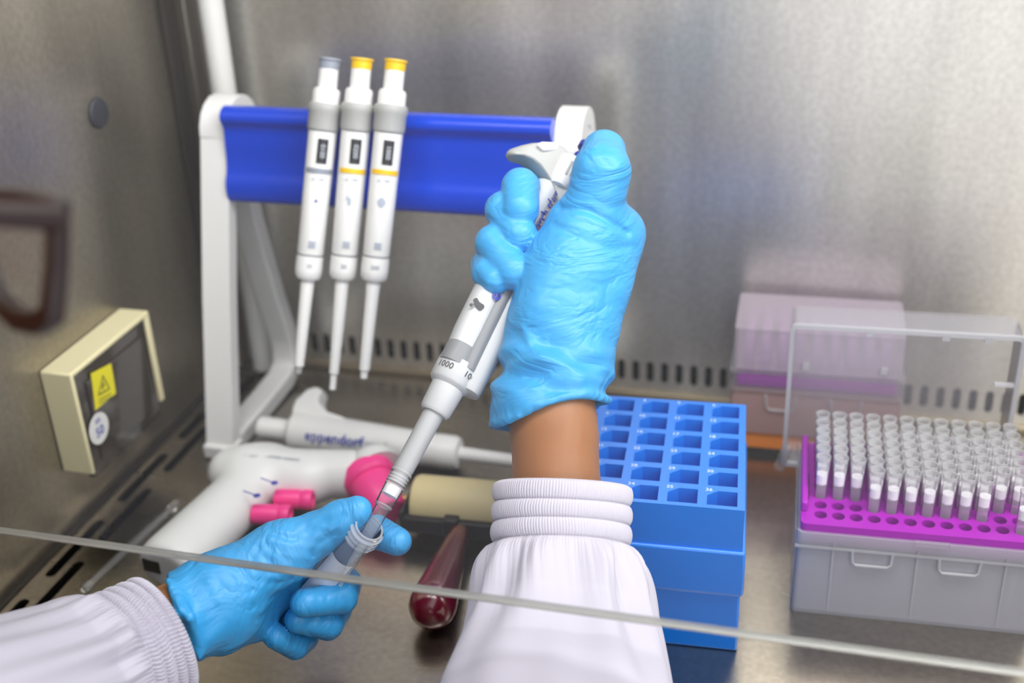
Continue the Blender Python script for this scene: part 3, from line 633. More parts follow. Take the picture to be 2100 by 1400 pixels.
b = MB(); cbox(b, .001, .001, .0625, CW - .001, CD - .001, .0905); b.build('lid', clear('lavender_frosted', haze=.52, hazecol='FFF2FF', rough=.3), t, smooth=40)
b = MB()
for k in range(9):
    for q in range(4): b.lathe([(.0034, .0615), (.0032, .082), (0, .082)], 12, mc @ np.array([[1, 0, 0, .010 + .0105 * k], [0, 1, 0, .010 + .012 * q], [0, 0, 1, 0], [0, 0, 0, 1.]]), False, False)
b.build('tip_collars', clear('pink_tips', haze=.30, hazecol='F2CDFA', rough=.3), t, smooth=60)

# ================================================================== HELD PIPETTE
PA, PB = at(824, 968, .578), at(1150, 370, .632); pax = nrm(PB - PA); PL = np.linalg.norm(PB - PA)
vdir = nrm(CAM - (PA + PB) / 2); fr = frame(PA, pax, vdir)          # local x to the viewer, local y: picture left
if proj(PA + fr[:3, 1] * .02)[0] > proj(PA)[0]: fr[:3, 1] *= -1
S = lambda y_: s_at(PA, PB, y_)
t = thing('pipette', PA, 'large grey and white pipette held upright in the gloved hand over the tube', 'pipette')
b = MB(); b.lathe([(.0034, -.0060), (.0040, -.0058), (.0040, .0), (.0046, .0), (.0050, .002), (.0052, S(846))], 40, fr); b.build('nozzle', pmat('nozzle_grey', 'B0B2B4', .42), t)
b = MB(); b.lathe([(0, S(848)), (.0066, S(848)), (.0078, S(842)), (.0084, S(795)), (.0100, S(790)), (.0108, S(786)), (.0111, S(762)), (.0110, S(748)), (0, S(748))], 48, fr, False, False); sl_ = sub(b.build('ejector_sleeve', M['lgrey'], t))
b = MB(); cyl_text(b, '1000', .0046, fr, S(768), .62, .0115, 'mirror', False); cyl_text(b, '1000', .0046, fr, S(768), -.72, .0115, 'mirror', False); b.build('volume_mark', M['black_ink'], sl_, smooth=0, recalc=False)
# body: rounded section shifted to picture left, lever on the right
def sec(rx_, ry_, cy, n=40, p=2.4):
    a = np.arange(n) * 2 * PI / n; c, s_ = np.cos(a), np.sin(a)
    return np.stack([rx_ * np.sign(c) * np.abs(c) ** (2 / p), cy + ry_ * np.sign(s_) * np.abs(s_) ** (2 / p)], 1)
def body_rings(b, rows, n=40): b.rings([np.c_[sec(rx_, ry_, cy, n), np.full(n, s)] for s, rx_, ry_, cy in rows], m=fr)
yb = [S(v) for v in (757, 722, 690, 600, 520, 440, 395, 372)]
b = MB(); body_rings(b, [(yb[0], .0112, .0082, .0026), (yb[1], .0112, .0082, .0028), (yb[1] + .0005, .0108, .0078, .0030)]); b.build('grip_band', M['dgrey'], t)
b = MB(); body_rings(b, [(yb[1], .0108, .0078, .0030), (yb[2], .0114, .0082, .0036), (yb[3], .0112, .0080, .0050), (yb[4], .0110, .0078, .0052), (yb[5], .0108, .0078, .0044), (yb[6], .0104, .0082, .0030)]); bd = sub(b.build('body', M['lgrey'], t))
b = MB(); body_rings(b, [(yb[0] + .0002, .0106, .0050, -.0040), (yb[2], .0108, .0052, -.0030), (yb[4], .0106, .0052, -.0020), (yb[6], .0098, .0060, -.0010)]); b.build('side_channel', M['dgrey'], t)
b = MB(); body_rings(b, [(S(788), .0062, .0046, -.0098), (S(786), .0076, .0058, -.0098), (S(778), .0084, .0064, -.0096), (yb[2], .0092, .0062, -.0094), (yb[3], .0096, .0058, -.0078), (yb[4], .0096, .0056, -.0064), (yb[6], .0092, .0056, -.0050)]); b.build('ejector_lever', M['lgrey'], t)
# finger hook head
b = MB(); sH = S(372)
def lpx(px, py, x0=0.0):
    r = ray(px, py); o = PA + fr[:3, 0] * x0; k = (o - CAM) @ fr[:3, 0] / (r @ fr[:3, 0]); q = CAM + r * k - PA; return V((q @ fr[:3, 1], q @ fr[:3, 2]))
hook = [lpx(*p) for p in ((1037, 316), (1044, 309), (1062, 303), (1085, 299), (1108, 299), (1130, 304), (1150, 315), (1166, 332), (1176, 356), (1176, 392), (1168, 425), (1152, 452), (1140, 448), (1133, 424), (1122, 398), (1110, 376), (1096, 353), (1080, 336), (1062, 326), (1041, 323))]
rings = []; c_ = lpx(1130, 345)
for xx, k_ in ((-.0085, .84), (-.0065, .95), (-.003, 1), (.003, 1), (.0065, .95), (.0095, .86)):
    rings.append([(xx * (1.15 - .55 * max(0, min(1, (p[0] - c_[0]) / .022))), (c_[0] + (p[0] - c_[0]) * k_), (c_[1] + (p[1] - c_[1]) * k_)) for p in hook])
b.rings(rings, m=fr); hk = sub(b.build('finger_hook', M['grey'], t, smooth=50, bevel=.001))
b = MB(); b.rings([[(x_, *lpx(*p)) for p in ((1093, 312), (1104, 306), (1128, 307), (1140, 315), (1132, 323), (1106, 324))] for x_ in (.004, .0102)], m=fr); b.build('label_window', M['white'], hk, bevel=.0008)
eo = lpx(1162, 352, .008); cyl_m = fr @ np.array([[1, 0, 0, .0085], [0, 1, 0, eo[0]], [0, 0, 1, eo[1]], [0, 0, 0, 1.]])
b = MB(); b.lathe([(0, -.010), (.0052, -.010), (.0066, -.0065), (.0070, .003), (.0064, .0068), (.004, .0082), (0, .0084)], 36, cyl_m, False, False); eb = sub(b.build('ejector_button', M['white'], t))
b = MB()
for q in (-.7, -.35, 0): cyl_patch(b, cyl_m, -.005, .003, q - .08, q + .08, .0071)
b.build('button_ribs', M['grey'], eb, recalc=False)
b = MB(); mm_ = fr @ np.array([[1, 0, 0, .000], [0, 1, 0, lpx(1199, 320)[0]], [0, 0, 1, lpx(1199, 320)[1]], [0, 0, 0, 1.]]); b.lathe([(0, -.008), (.0052, -.008), (.0054, -.001), (.0040, .001), (.0042, .003), (.0058, .0035), (.0058, .0065), (0, .007)], 32, mm_, False, False); b.build('push_button', M['navy'], t)
b = MB()
def body_text(b, txt, size, s0, ang_y, bold=True):
    vs, fs = text_geo(txt, size, bold, 'LEFT'); u, v = vs[:, 0], vs[:, 1]
    y_ = ang_y + v; b.add(np.stack([np.interp(np.abs(y_ - .0042) / .0080, [0, .55, .8, .95], [.0121, .0117, .0106, .0080]), y_, s0 + u], 1), fs, fr)
body_text(b, 'eppendorf', .0090, S(630), .0012); b.build('brand_lettering', M['ink'], bd, smooth=0, recalc=False)
b = MB(); body_text(b, 'Research plus', .0062, S(520), -.0012); b.build('model_lettering', M['ink'], bd, smooth=0, recalc=False)
b = MB()
for k in range(14):
    u0, v0 = rng.normal(0, .0018), rng.normal(0, .0014); b.lathe([(0, 0), (.0015 * rng.uniform(.5, 1), 0), (0, .0001)], 7, fr @ frame((.0119, .0060 + v0 - u0 * .3, S(648) + u0), (1, 0, .0), (0, 1, 0)), False, False)
b.build('ink_smudge', pmat('smudge', '45464A', .6), bd, smooth=0)

# tip fitted on the held pipette
t = thing('filter_tip', PA - pax * .03, 'clear filter tip on the held pipette reaching into the tube mouth', 'pipette tip')
b = MB(); b.lathe([(.0050, .0), (.0047, -.008), (.0044, -.0178), (.0037, -.0185), (.0034, -.026), (.0026, -.042), (.0013, -.060)], 28, fr, False, False); b.build('shaft', clear('held_tip_plastic', haze=.10), t, smooth=60, recalc=False)
b = MB(); b.lathe([(.0050, .0005), (.0053, .0), (.0053, -.0008), (.0050, -.001)], 32, fr, False, False); b.lathe([(.0038, -.0180), (.0044, -.0176), (.0045, -.0182), (.0038, -.0188)], 32, fr, False, False)
for q in range(4): b.lathe([(.0049, -.002 - .0016 * q), (.0050, -.0025 - .0016 * q), (.0049, -.003 - .0016 * q)], 32, fr, False, False)
b.build('collar', M['tiprim'], t, recalc=False)
b = MB(); b.lathe([(0, -.0075), (.0041, -.0075), (.0040, -.0125), (0, -.0125)], 28, fr, False, False); b.build('filter', M['filt'], t)

# ================================================================== TUBE IN THE LEFT HAND
T0, T1 = at(757, 1081, .568), at(612, 1246, .612); tax = nrm(T0 - T1); TL = np.linalg.norm(T0 - T1); fr = frame(T1, tax, CAM - T1)
t = thing('screw_tube', T1, 'open clear screw-thread tube with a white label held in the left glove', 'tube')
b = MB(); b.lathe([(.0005, 0), (.004, .001), (.0066, .006), (.0069, .012), (.0070, TL - .012), (.0072, TL)], 40, fr, False, False); b.lathe([(.0005, .0012), (.0036, .002), (.0059, .0068), (.0062, .012), (.0063, TL)], 40, fr, False, False); bt = sub(b.build('tube_body', M['tube'], t, smooth=60, recalc=False))
b = MB(); pf = [(.0063, TL + .0002), (.0073, TL + .0002)]
for q in range(3): z_ = TL - .0012 - .0029 * q; pf += [(.0074, z_), (.0086, z_ - .0007), (.0087, z_ - .0015), (.0075, z_ - .0022)]
b.lathe(pf + [(.0071, TL - .0102)], 48, fr, False, False); b.build('screw_thread', M['tuberim'], t, recalc=False)
b = MB(); a0 = 0.05; cyl_patch(b, fr, .006, TL - .0230, -.85, 1.05, .0071, 20, 8, .0003); b.build('paper_label', pmat('label_paper', 'EDEFF4', .7), bt, recalc=False)
b = MB()
for q in range(4): cyl_text(b, str(5 - q), .0022, fr, TL - .0135 - .004 * q, .95, .0073, 'around', False); cyl_patch(b, fr, TL - .0135 - .004 * q, TL - .0132 - .004 * q, .55, .8, .0072)
b.build('graduation', M['tiprim'], bt, smooth=0, recalc=False)

# ================================================================== PERSON: body, gloves, coat, glasses
EYE = at(118, 432, .31)                                  # outer corner of the right rim
gl_l = nrm((-.883, .469, -.15)); gl_f = nrm((.469, .883, -.25)); gl_f = nrm(gl_f - gl_l * gl_f.dot(gl_l)); gl_u = np.cross(gl_l, gl_f) * -1; gl_u = gl_u if gl_u[2] > 0 else -gl_u
HC = EYE + gl_l * .066 - gl_f * .096 + gl_u * -.004     # head centre
WR, CR, ER = at(1136, 880, .580), at(1142, 1000, .573), at(1147, 1500, .50)
WL, CL, EL = at(362, 1266, .554), at(300, 1300, .543), at(-150, 1500, .445)
NECK = HC - gl_u * .10 - gl_f * .02; SHR = NECK + V((.13, -.075, -.10)); SHL = NECK + V((-.20, -.02, -.10)); CH = (SHR + SHL) / 2 - V((0, .02, .16))
ELR = V((-.035, .10, .03)); ELL = V((-.46, .16, .05))
def body_sdf(P):
    d = cap(P, HC + gl_u * .02, HC - gl_u * .02 + gl_f * .012, .073, .066)
    d = smin(d, cap(P, HC - gl_u * .075 + gl_f * .042, HC - gl_u * .06, .026, .05), .03)
    d = smin(d, cap(P, HC + gl_f * .080 - gl_u * .005, HC + gl_f * .092 - gl_u * .034, .006, .010), .014)
    for s_ in (-1, 1): d = smin(d, cap(P, HC + gl_l * .072 * s_ + gl_u * .012, HC + gl_l * .074 * s_ - gl_u * .02, .012, .008), .006)
    d = smin(d, cap(P, HC + gl_f * .072 - gl_u * .058 - gl_l * .014, HC + gl_f * .072 - gl_u * .058 + gl_l * .014, .007, .007), .008)
    d = smin(d, cap(P, HC - gl_u * .05, NECK - V((0, 0, .06)), .048, .052), .03)
    d = smin(d, cap(P, SHR, SHL, .045, .045), .05); d = smin(d, cap(P, CH + V((.05, 0, .10)), CH - V((0, 0, .12)), .10, .095), .06); d = smin(d, cap(P, CH + V((-.05, 0, .10)), CH - V((0, 0, .12)), .10, .095), .06)
    d = smin(d, chain(P, [SHR, ELR, ER], [.042, .032, .023], .006), .012); d = smin(d, chain(P, [SHL, ELL, EL], [.042, .032, .021], .006), .012)
    for w, c, m1, e_, rw in ((WR, CR, at(1149, 1230, .556), ER, .0212), (WL, CL, at(130, 1405, .512), EL, .0166)): d = smin(d, chain(P, [w + nrm(w - c) * .02, w, c, m1, e_], [rw * .95, rw, rw * .98, .0195, .021], .002), .008)
    return d
pers = thing('person', CH - V((0, 0, .12)), 'person in a white lab coat and blue gloves pipetting into a tube', 'person')
pts = np.array([HC, SHR, SHL, CH, WR, WL, ELL, ELR]); skin = sdf_obj('body', body_sdf, pts.min(0) - .14, pts.max(0) + .13, .0045, M['skin'], pers)
WORLD[skin.name] = WORLD[pers.name]
b = MB()
for s_, off in ((-1, 0), (1, 0)):
    o = HC + gl_f * .0575 + gl_l * .030 * s_ + gl_u * .004; b.lathe([(.0112 * math.sin(q) + 1e-5, -.0112 * math.cos(q)) for q in np.linspace(0, PI, 12)], 20, frame(o, gl_f))
b.build('eye', M['stick2'], skin)
def hair_sdf(P):
    d = cap(P, HC + gl_u * .026 - gl_f * .008, HC - gl_u * .03 - gl_f * .012, .079, .076); q = (P - (HC + gl_f * .040 + gl_u * .03).astype(np.float32)) @ nrm(gl_f * .9 - gl_u * .55).astype(np.float32)
    return smin(smax(d, q, .01), cap(P, HC - gl_f * .085, HC - gl_f * .10 - gl_u * .02, .034, .030), .01)
sdf_obj('hair', hair_sdf, HC - .14, HC + .14, .004, M['hair'], skin)

# gloves
def ring_pts(c, ax, r1, r2, hint, n=28, wob=0, tilt=None):
    m_ = frame(c, ax, hint); a = np.arange(n + 1) * 2 * PI / n
    return [c + m_[:3, 0] * r1 * math.cos(x) + m_[:3, 1] * r2 * math.sin(x) + nrm(ax) * wob * math.sin(3 * x + .7) for x in a]
vd = nrm(CAM - at(1150, 600, .6)).astype(np.float32)
def finger(P, pts, rs):
    d = chain(P, [at(*p) for p in pts], rs, .0006); q = (P - at(*pts[-2]).astype(np.float32)) @ nrm(at(*pts[-1]) - at(*pts[-2])).astype(np.float32)
    return d + .00012 * np.sin(q * 1100) * np.exp(-(q / .012) ** 2)
cn = nrm(at(1105, 858, .580) - at(1150, 620, .598)); cn = nrm(nrm(at(1115, 900, .583) - at(1150, 640, .598)) + nrm(at(1260, 800, .58) - at(1000, 800, .58)) * .38)
cc = at(1128, 845, .584)
RR = ring_pts(at(1129, 846, .584), cn, .0282, .0245, at(1260, 820, .584) - at(1000, 850, .584), 32, .0016)
def groove(P, pts, dep, view, wd, dp):
    g = None
    for i in range(len(pts) - 1):
        e = cap(P, at(*pts[i], dep), at(*pts[i + 1], dep), 0, 0, view, .02); g = e if g is None else np.minimum(g, e)
    return dp * np.exp(-(g / wd) ** 2)
def glove_r(P):
    p1, p2, p3, p4 = at(1130, 850, .584), at(1150, 690, .594), at(1178, 580, .600), at(1212, 492, .608)
    d = cap(P, p2, p3, .0256, .0262, vd, 1.45); d = smin(d, cap(P, p3, p4, .0262, .0238, vd, 1.45), .008)
    d = smin(d, cap(P, at(1137, 775, .588), p2, .0252, .0250, vd, 1.25), .010)
    d = smin(d, cap(P, at(1128, 852, .584), at(1134, 790, .587), .0292, .0262, vd, 1.12), .006)
    d = smin(d, cap(P, at(1245, 555, .606), at(1276, 478, .614), .0098, .0108), .010)          # index knuckle at the right edge
    d = smin(d, cap(P, at(1135, 640, .588), at(1205, 465, .598), .0140, .0155), .012)          # heel of the thumb
    th = chain(P, [at(1206, 462, .606), at(1226, 390, .597), at(1234, 352, .595), at(1238, 312, .608)], [.0138, .0134, .0136, .0110], .003)
    d = smin(d, th, .005)
    # transverse wrinkles
    s_ = ((P - p4.astype(np.float32)) @ nrm(p2 - p4).astype(np.float32)); q = ((P - p4.astype(np.float32)) @ nrm(at(1300, 560, .6) - at(1080, 520, .6)).astype(np.float32))
    w = np.exp(-((s_ - .022) / .020) ** 2) * np.exp(-((q) / .02) ** 2)
    ph = s_ * 1500 + 9 * np.sin(q * 120 + .5) + 4 * np.sin(q * 310)
    d = d + w * .0010 * np.abs(np.sin(ph * .5)) - .0003
    for pts_, wd, dp in (([(1150, 428), (1205, 437), (1245, 455), (1285, 478)], .0016, .0022), ([(1136, 462), (1185, 492), (1250, 512), (1300, 505)], .0014, .0010), ([(1095, 640), (1180, 655), (1270, 620)], .0016, .0006), ([(1110, 590), (1190, 600), (1260, 575)], .0012, .0006),
                         ([(1072, 668), (1100, 712), (1170, 745), (1238, 752)], .0018, -.0016), ([(1050, 742), (1110, 722), (1165, 742), (1235, 780)], .0020, -.0018), ([(1020, 790), (1075, 772), (1130, 800), (1190, 770)], .0022, -.0016)):
        d = d + groove(P, pts_, .598, vd, wd, dp)
    # loose cuff folds
    s2 = ((P - p1.astype(np.float32)) @ nrm(p2 - p1).astype(np.float32)); q2 = ((P - p1.astype(np.float32)) @ nrm(at(1240, 800, .585) - at(1010, 820, .585)).astype(np.float32))
    d = d + np.exp(-((s2 - .016) / .018) ** 2) * (.0022 * np.sin((s2 * 260 + q2 * 130)) + .0010 * np.sin(s2 * 520 - q2 * 190))
    for pts_, rs_ in (([(1240, 470, .628), (1150, 410, .652), (1082, 392, .640), (1067, 383, .614), (1068, 429, .606)], [.0105, .0098, .0092, .0096, .0093]),):
        d = np.minimum(d, finger(P, pts_, rs_))
    d = np.minimum(d, finger(P, [(1222, 510, .630), (1110, 460, .648), (1042, 432, .636), (1033, 431, .614), (1066, 482, .605)], [.0105, .0098, .0094, .0096, .0090]))
    d = np.minimum(d, finger(P, [(1200, 560, .624), (1080, 515, .640), (1018, 494, .630), (1012, 499, .610), (1054, 557, .599)], [.0105, .0096, .0092, .0094, .0090]))
    d = np.minimum(d, finger(P, [(1175, 605, .618), (1060, 570, .632), (998, 545, .618), (1000, 560, .606), (1016, 574, .601)], [.0095, .0090, .0082, .0080, .0078]))
    # hollow for the wrist, cut at the cuff
    cut = (P - cc.astype(np.float32)) @ cn.astype(np.float32)
    d = smax(d, cut, .001)
    inner = cap(P, at(1137, 985, .580), at(1139, 800, .588), .0226, .0222)
    inner = np.minimum(inner, cap(P, at(1130, 900, .582), at(1131, 842, .585), .0250, .0222, vd, 1.12))
    d = smax(d, -inner, .0015)
    rim = chain(P, RR, [.0019] * len(RR), .001)
    return smin(d, rim, .0015)
lo = np.array([at(960, 900, .58), at(1330, 260, .66), at(960, 260, .66), at(1330, 900, .57), at(1000, 500, .59)])
gr = sdf_obj('glove', glove_r, lo.min(0) - .012, lo.max(0) + .012, .00125, M['gl_r'], pers)

vl = nrm(CAM - at(520, 1200, .575)).astype(np.float32)
lcn = nrm(nrm(at(330, 1290, .552) - at(500, 1210, .570)) + nrm(at(410, 1360, .55) - at(335, 1185, .56)) * -.05)
lc = at(379, 1264, .557)
RL_ = ring_pts(lc, lcn, .0200, .0200, at(408, 1358, .55) - at(338, 1185, .56), 32, .0012)
def glove_l(P):
    d = cap(P, at(372, 1268, .556), at(450, 1236, .566), .0206, .0205)
    d = smin(d, cap(P, at(450, 1208, .566), at(575, 1136, .573), .0172, .0150), .010)            # thenar
    d = smin(d, cap(P, at(450, 1264, .572), at(515, 1266, .592), .0165, .0125), .010)            # heel
    d = smin(d, cap(P, at(500, 1205, .588), at(640, 1200, .624), .0150, .0130), .008)            # palm behind the tube
    th = chain(P, [at(575, 1132, .575), at(645, 1098, .576), at(700, 1066, .574), at(732, 1048, .572)], [.0140, .0108, .0092, .0074], .003)
    d = smin(d, th, .007)
    p0 = at(400, 1258, .559).astype(np.float32); s_ = (P - p0) @ nrm(at(560, 1180, .575) - at(400, 1258, .559)).astype(np.float32); q = (P - p0) @ nrm(at(450, 1330, .565) - at(400, 1150, .565)).astype(np.float32)
    d = d + np.exp(-((s_ - .042) / .022) ** 2) * np.exp(-((q + .012) / .02) ** 2) * (.0007 * np.abs(np.sin(s_ * 520 + q * 420 + 2 * np.sin(q * 250))) + .0005 * np.abs(np.sin(s_ * 260 - q * 500)))
    d = d + np.exp(-((s_ + .002) / .010) ** 2) * .0007 * np.sin(q * 380 + s_ * 240)
    for pts_, wd, dp in (([(560, 1092), (598, 1108), (650, 1078), (705, 1056)], .0012, .0010), ([(640, 1140), (655, 1112), (690, 1092)], .0012, .0010), ([(522, 1168), (518, 1210), (508, 1262)], .0010, .0012), ([(455, 1210), (515, 1206), (600, 1186)], .0010, .0010), ([(440, 1250), (520, 1240), (590, 1212)], .0012, .0009),
                         ([(470, 1150), (500, 1180), (480, 1215)], .0012, .0008), ([(530, 1125), (545, 1150), (575, 1165)], .0011, .0010), ([(545, 1112), (560, 1135), (590, 1145)], .0010, .0009), ([(470, 1290), (530, 1268), (570, 1240)], .0012, .0008), ([(430, 1190), (450, 1230), (445, 1290)], .0014, -.0008)):
        d = d + groove(P, pts_, .565, vl, wd, dp)
    d = np.minimum(d, finger(P, [(645, 1185, .612), (718, 1105, .602), (772, 1090, .592), (815, 1110, .584)], [.0095, .0088, .0082, .0070]))
    d = np.minimum(d, finger(P, [(640, 1222, .622), (708, 1196, .616), (700, 1226, .594), (624, 1236, .580)], [.0090, .0084, .0080, .0070]))
    d = np.minimum(d, finger(P, [(622, 1250, .624), (688, 1250, .614), (672, 1280, .598), (612, 1270, .588)], [.0088, .0082, .0078, .0068]))
    d = np.minimum(d, finger(P, [(588, 1275, .612), (622, 1305, .608), (606, 1322, .600), (566, 1304, .590)], [.0084, .0078, .0072, .0064]))
    cut = (P - lc.astype(np.float32)) @ lcn.astype(np.float32); d = smax(d, cut, .001)
    inner = cap(P, at(300, 1298, .543), at(395, 1256, .559), .0172, .0160); d = smax(d, -inner, .001)
    rim = chain(P, RL_, [.0014] * len(RL_), .001)
    fold = chain(P, [at(344, 1188, .546), at(372, 1254, .535), at(410, 1346, .544)], [.0014, .0030, .0016], .001)
    fold = np.minimum(fold, chain(P, [at(352, 1196, .546), at(388, 1264, .5335), at(414, 1338, .544)], [.0012, .0026, .0012], .001))
    return smin(smin(d, rim, .0015), fold, .0012)
lo = np.array([at(320, 1150, .54), at(860, 1020, .63), at(320, 1380, .54), at(860, 1380, .63), at(600, 1020, .62), at(600, 1360, .54)])
gl = sdf_obj('glove', glove_l, lo.min(0) - .010, lo.max(0) + .010, .0011, M['gl_l'], pers)

# coat sleeves: lofted cloth with elastic cuffs
def sleeve(name, path, radii, cuff_s, flat, seed, n=760, ns=150, pleat=.0007, nplt=64, folds=9, fold_amp=.004, hint=(0, 0, 1), nb=3):
    """path from the cuff edge to the elbow; cuff_s length of the elastic part with three stitched bands"""
    r_ = np.random.default_rng(seed); path = [V(p) for p in path]; L_ = np.cumsum([0] + [np.linalg.norm(path[i + 1] - path[i]) for i in range(len(path) - 1)])
    tot = L_[-1]; ss = np.concatenate([np.linspace(0, cuff_s, 70), np.linspace(cuff_s, tot, ns)[1:]])
    a = np.arange(n) * 2 * PI / n; rings = []; fx = None
    ph = r_.uniform(0, 6.28, 12); fr_ = r_.integers(folds - 4, folds + 6, 6)
    jit = np.cumsum(r_.normal(0, .12, n)); jit -= np.linspace(jit[0], jit[-1], n)
    PS = np.array(path)
    for s in ss:
        p = np.array([np.interp(s, L_, PS[:, i]) for i in range(3)]); e_ = .02
        tn = nrm(np.array([np.interp(min(s + e_, tot), L_, PS[:, i]) for i in range(3)]) - np.array([np.interp(max(s - e_, 0), L_, PS[:, i]) for i in range(3)]))
        if fx is None: fx = V(hint)
        fx = nrm(fx - tn * fx.dot(tn)); fy = np.cross(tn, fx); R = np.interp(s, L_, radii)
        if s <= cuff_s:
            u = s / cuff_s * nb; band = abs(math.sin(PI * u)) ** .45
            d = .0019 * band - .0008 + pleat * np.abs(np.sin(a * nplt / 2 + jit + .8 * math.sin(u * 2.2 + 1))) * (.45 + .55 * band)
            if s < cuff_s * .03: d = d - .0006
        else:
            v = s - cuff_s; g = 1 - math.exp(-v / .008); dec = math.exp(-v / .045)
            d = np.zeros(n) + .0035 * g * math.exp(-v / .05)
            for k in range(6): d = d + fold_amp * g * (dec * .8 + .10) * .33 * (np.sin(a * fr_[k] + ph[k] + 1.3 * math.sin(v * 18 + ph[k + 5])) + .45 * math.exp(-v / .025) * np.abs(np.sin(a * (fr_[k] + 11) + ph[k + 3] + 2 * v / .05)))
            d = d + fold_amp * .9 * g * (1 - dec) * (np.sin(2 * a + ph[1] + v * 20) * .5 + np.sin(3 * a + ph[2] - v * 26) * .5)
            d = d + pleat * math.exp(-v / .006) * np.abs(np.sin(a * nplt / 2 + jit))
        rr = R + d
        rings.append(p + (np.cos(a) * rr)[:, None] * fx + (np.sin(a) * rr * flat)[:, None] * fy)
    inner = [rings[0] * 0 + 0 for _ in range(0)]
    p0 = path[0]; lining = [p0 + (rg - rings[min(k, len(rings) - 1)].mean(0)) * .93 + (rings[min(k, len(rings) - 1)].mean(0) - p0) for k, rg in ((25, rings[25]), (12, rings[12]), (2, rings[2]))]
    b = MB(); b.rings(lining + rings, False, False); return b.build(name, M['coat'], pers, smooth=180)
vR = CAM - at(1150, 1100, .56)
sleeve('coat_sleeve', [at(1154, 992, .568), at(1150, 1116, .562), at(1149, 1250, .549), at(1147, 1400, .526), at(1147, 1500, .50), V((-.035, .12, .04))], [.0312, .0312, .0362, .0452, .050, .055], np.linalg.norm(at(1154, 992, .568) - at(1150, 1116, .562)), .82, 3, hint=np.cross(vR, (0, 1, 0)), nplt=150, pleat=.0006, fold_amp=.0062)
sleeve('coat_sleeve', [at(337, 1302, .545), at(240, 1355, .531), at(140, 1400, .512), at(-100, 1480, .455), V((-.46, .17, .06))], [.0300, .0320, .0325, .0345, .055], np.linalg.norm(at(337, 1302, .545) - at(240, 1355, .531)), .9, 11, nplt=104, pleat=.0016, fold_amp=.0050, nb=4, hint=CAM - at(300, 1300, .55))
def coat_sdf(P):
    d = cap(P, SHR, SHL, .060, .060); d = smin(d, cap(P, CH + V((.05, 0, .10)), CH - V((0, 0, .12)), .118, .112), .05); d = smin(d, cap(P, CH + V((-.05, 0, .10)), CH - V((0, 0, .12)), .118, .112), .05)
    d = smin(d, chain(P, [SHR, ELR], [.058, .056], .01), .02); d = smin(d, chain(P, [SHL, ELL], [.058, .056], .01), .02)
    return smax(d, -cap(P, NECK + V((0, 0, .1)), NECK - V((0, 0, .05)), .075, .058), .01)
sdf_obj('lab_coat', coat_sdf, np.array([SHR, SHL, CH, ELL, ELR]).min(0) - .17, np.array([SHR, SHL, CH, ELL, ELR]).max(0) + .09, .006, M['coat'], pers)

# eyeglasses
t = thing('eyeglasses', EYE, 'dark red eyeglasses worn by the person at the edge of the view', 'glasses')
tb = nrm((.469, .883, -.36)); lw_, lh_ = .050, .0315
def rimloop(c, s_, off=0.0):
    pts_ = [(0, .0), (.020, .001), (lw_ - .004, .000), (lw_, -.006), (lw_ - .003, -.016), (lw_ - .011, -lh_ + .004), (lw_ - .024, -lh_), (.014, -lh_ + .0005), (.006, -lh_ + .004), (.002, -.014)]
    cx = lw_ / 2; cz = -lh_ / 2
    return [c + gl_l * s_ * (cx + (p[0] - cx) * (1 + off / cx)) + gl_u * (cz + (p[1] - cz) * (1 - off / cz)) for p in pts_]
def rim(b, c, s_):
    o, i_ = rimloop(c, s_, .0030), rimloop(c, s_, -.0030); n = len(o)
    b.rings([[p + gl_f * .0026 for p in o], [p + gl_f * .0026 for p in i_], [p - gl_f * .0026 for p in i_], [p - gl_f * .0026 for p in o]], wrap=True)
cR = EYE; cLf = EYE + gl_l * (2 * lw_ + .018)
b = MB(); rim(b, cR, 1); rim(b, cLf, -1); b.tube([EYE + gl_l * lw_ - gl_u * .006, EYE + gl_l * (lw_ + .009) - gl_u * .003, EYE + gl_l * (lw_ + .018) - gl_u * .006], .0022, 10); b.build('front_frame', M['specs'], t, bevel=.0009, seg=2, smooth=60)
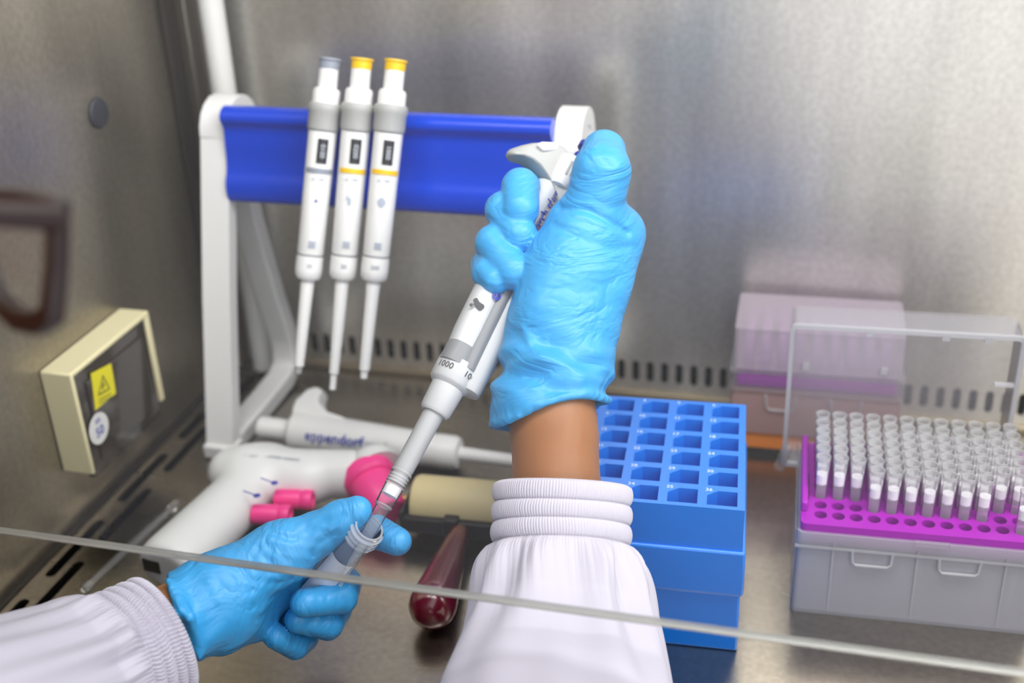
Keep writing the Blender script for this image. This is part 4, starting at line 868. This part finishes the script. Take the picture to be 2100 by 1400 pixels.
for c, s_ in ((cR, 1), (cLf, -1)):
    q = rimloop(c, s_, -.0018); b = MB(); b.rings([[p + gl_f * .0006 for p in q], [p - gl_f * .0006 for p in q]]); b.build('lens', M['lens'], t, smooth=0)
    e0 = c - gl_u * .0015 - gl_l * s_ * .002; b = MB(); pt_ = [e0 - gl_f * .001, e0 - tb * .02, e0 - tb * .085, e0 - tb * .105 - gl_u * .010, e0 - tb * .12 - gl_u * .030]
    b.tube(pt_, [.0036, .0032, .0026, .0024, .002], 10); b.build('temple', M['specs'], t)
    pc = c + gl_l * s_ * (lw_ - .010) - gl_u * (lh_ - .005) - gl_f * .0055; b = MB(); b.lathe([(.0001, -.0045), (.0028, -.003), (.0034, 0), (.0028, .003), (.0001, .0045)], 14, frame(pc, gl_u), sq=(1, .55)); b.tube([pc, pc + gl_f * .005 - gl_l * s_ * .006 - gl_u * .004], .0011, 8); b.build('nose_pad', M['nosepad'], t)

# ================================================================== LIGHT
def area(name, loc, target, sx, sy, energy, col=(1, 1, 1)):
    l = bpy.data.lights.new(name, 'AREA'); l.shape = 'RECTANGLE'; l.size = sx; l.size_y = sy; l.energy = energy; l.color = col
    o = bpy.data.objects.new(name, l); COL.objects.link(o); o.location = Vector(loc); o.rotation_euler = (Vector(target) - Vector(loc)).to_track_quat('-Z', 'Y').to_euler(); return o
area('cabinet_lamp', (.16, .44, .66), (.14, .53, 0), 1.15, .16, 5.8, (1, .985, .96))
area('added_right_fill', (1.3, -.35, .95), (.2, .75, .2), .9, .9, 6, (1, .98, .96))  # added fill from outside, brightens the right of the back wall and box fronts
w = bpy.data.worlds.new('room_light'); SC.world = w; w.use_nodes = True; nt = w.node_tree; bg = nt.nodes['Background']
tc = nt.nodes.new('ShaderNodeTexCoord'); dp = nt.nodes.new('ShaderNodeVectorMath'); dp.operation = 'DOT_PRODUCT'; dp.inputs[1].default_value = tuple(nrm((1, -.45, .1))); nt.links.new(tc.outputs['Generated'], dp.inputs[0])
cr = nt.nodes.new('ShaderNodeValToRGB'); mr_ = nt.nodes.new('ShaderNodeMapRange'); mr_.inputs['From Min'].default_value = -1; nt.links.new(dp.outputs['Value'], mr_.inputs['Value']); nt.links.new(mr_.outputs[0], cr.inputs[0])
for i, (p, c) in enumerate(((0, .15), (.50, .18), (.64, .60), (.78, 1.8))):
    el = cr.color_ramp.elements[i] if i < 2 else cr.color_ramp.elements.new(p); el.position = p; el.color = (c * .98, c * .985, c, 1)
nt.links.new(cr.outputs[0], bg.inputs[0]); bg.inputs[1].default_value = 1.0
SC.view_settings.view_transform = 'Standard'; SC.view_settings.look = 'None'; SC.view_settings.exposure = 0.0; SC.view_settings.gamma = 1.0
try: SC.view_settings.use_curve_mapping = False
except Exception: pass
SC.cycles.transparent_max_bounces = 48; SC.cycles.max_bounces = 10; SC.cycles.use_denoising = True
SC.cycles.caustics_reflective = False; SC.cycles.caustics_refractive = False
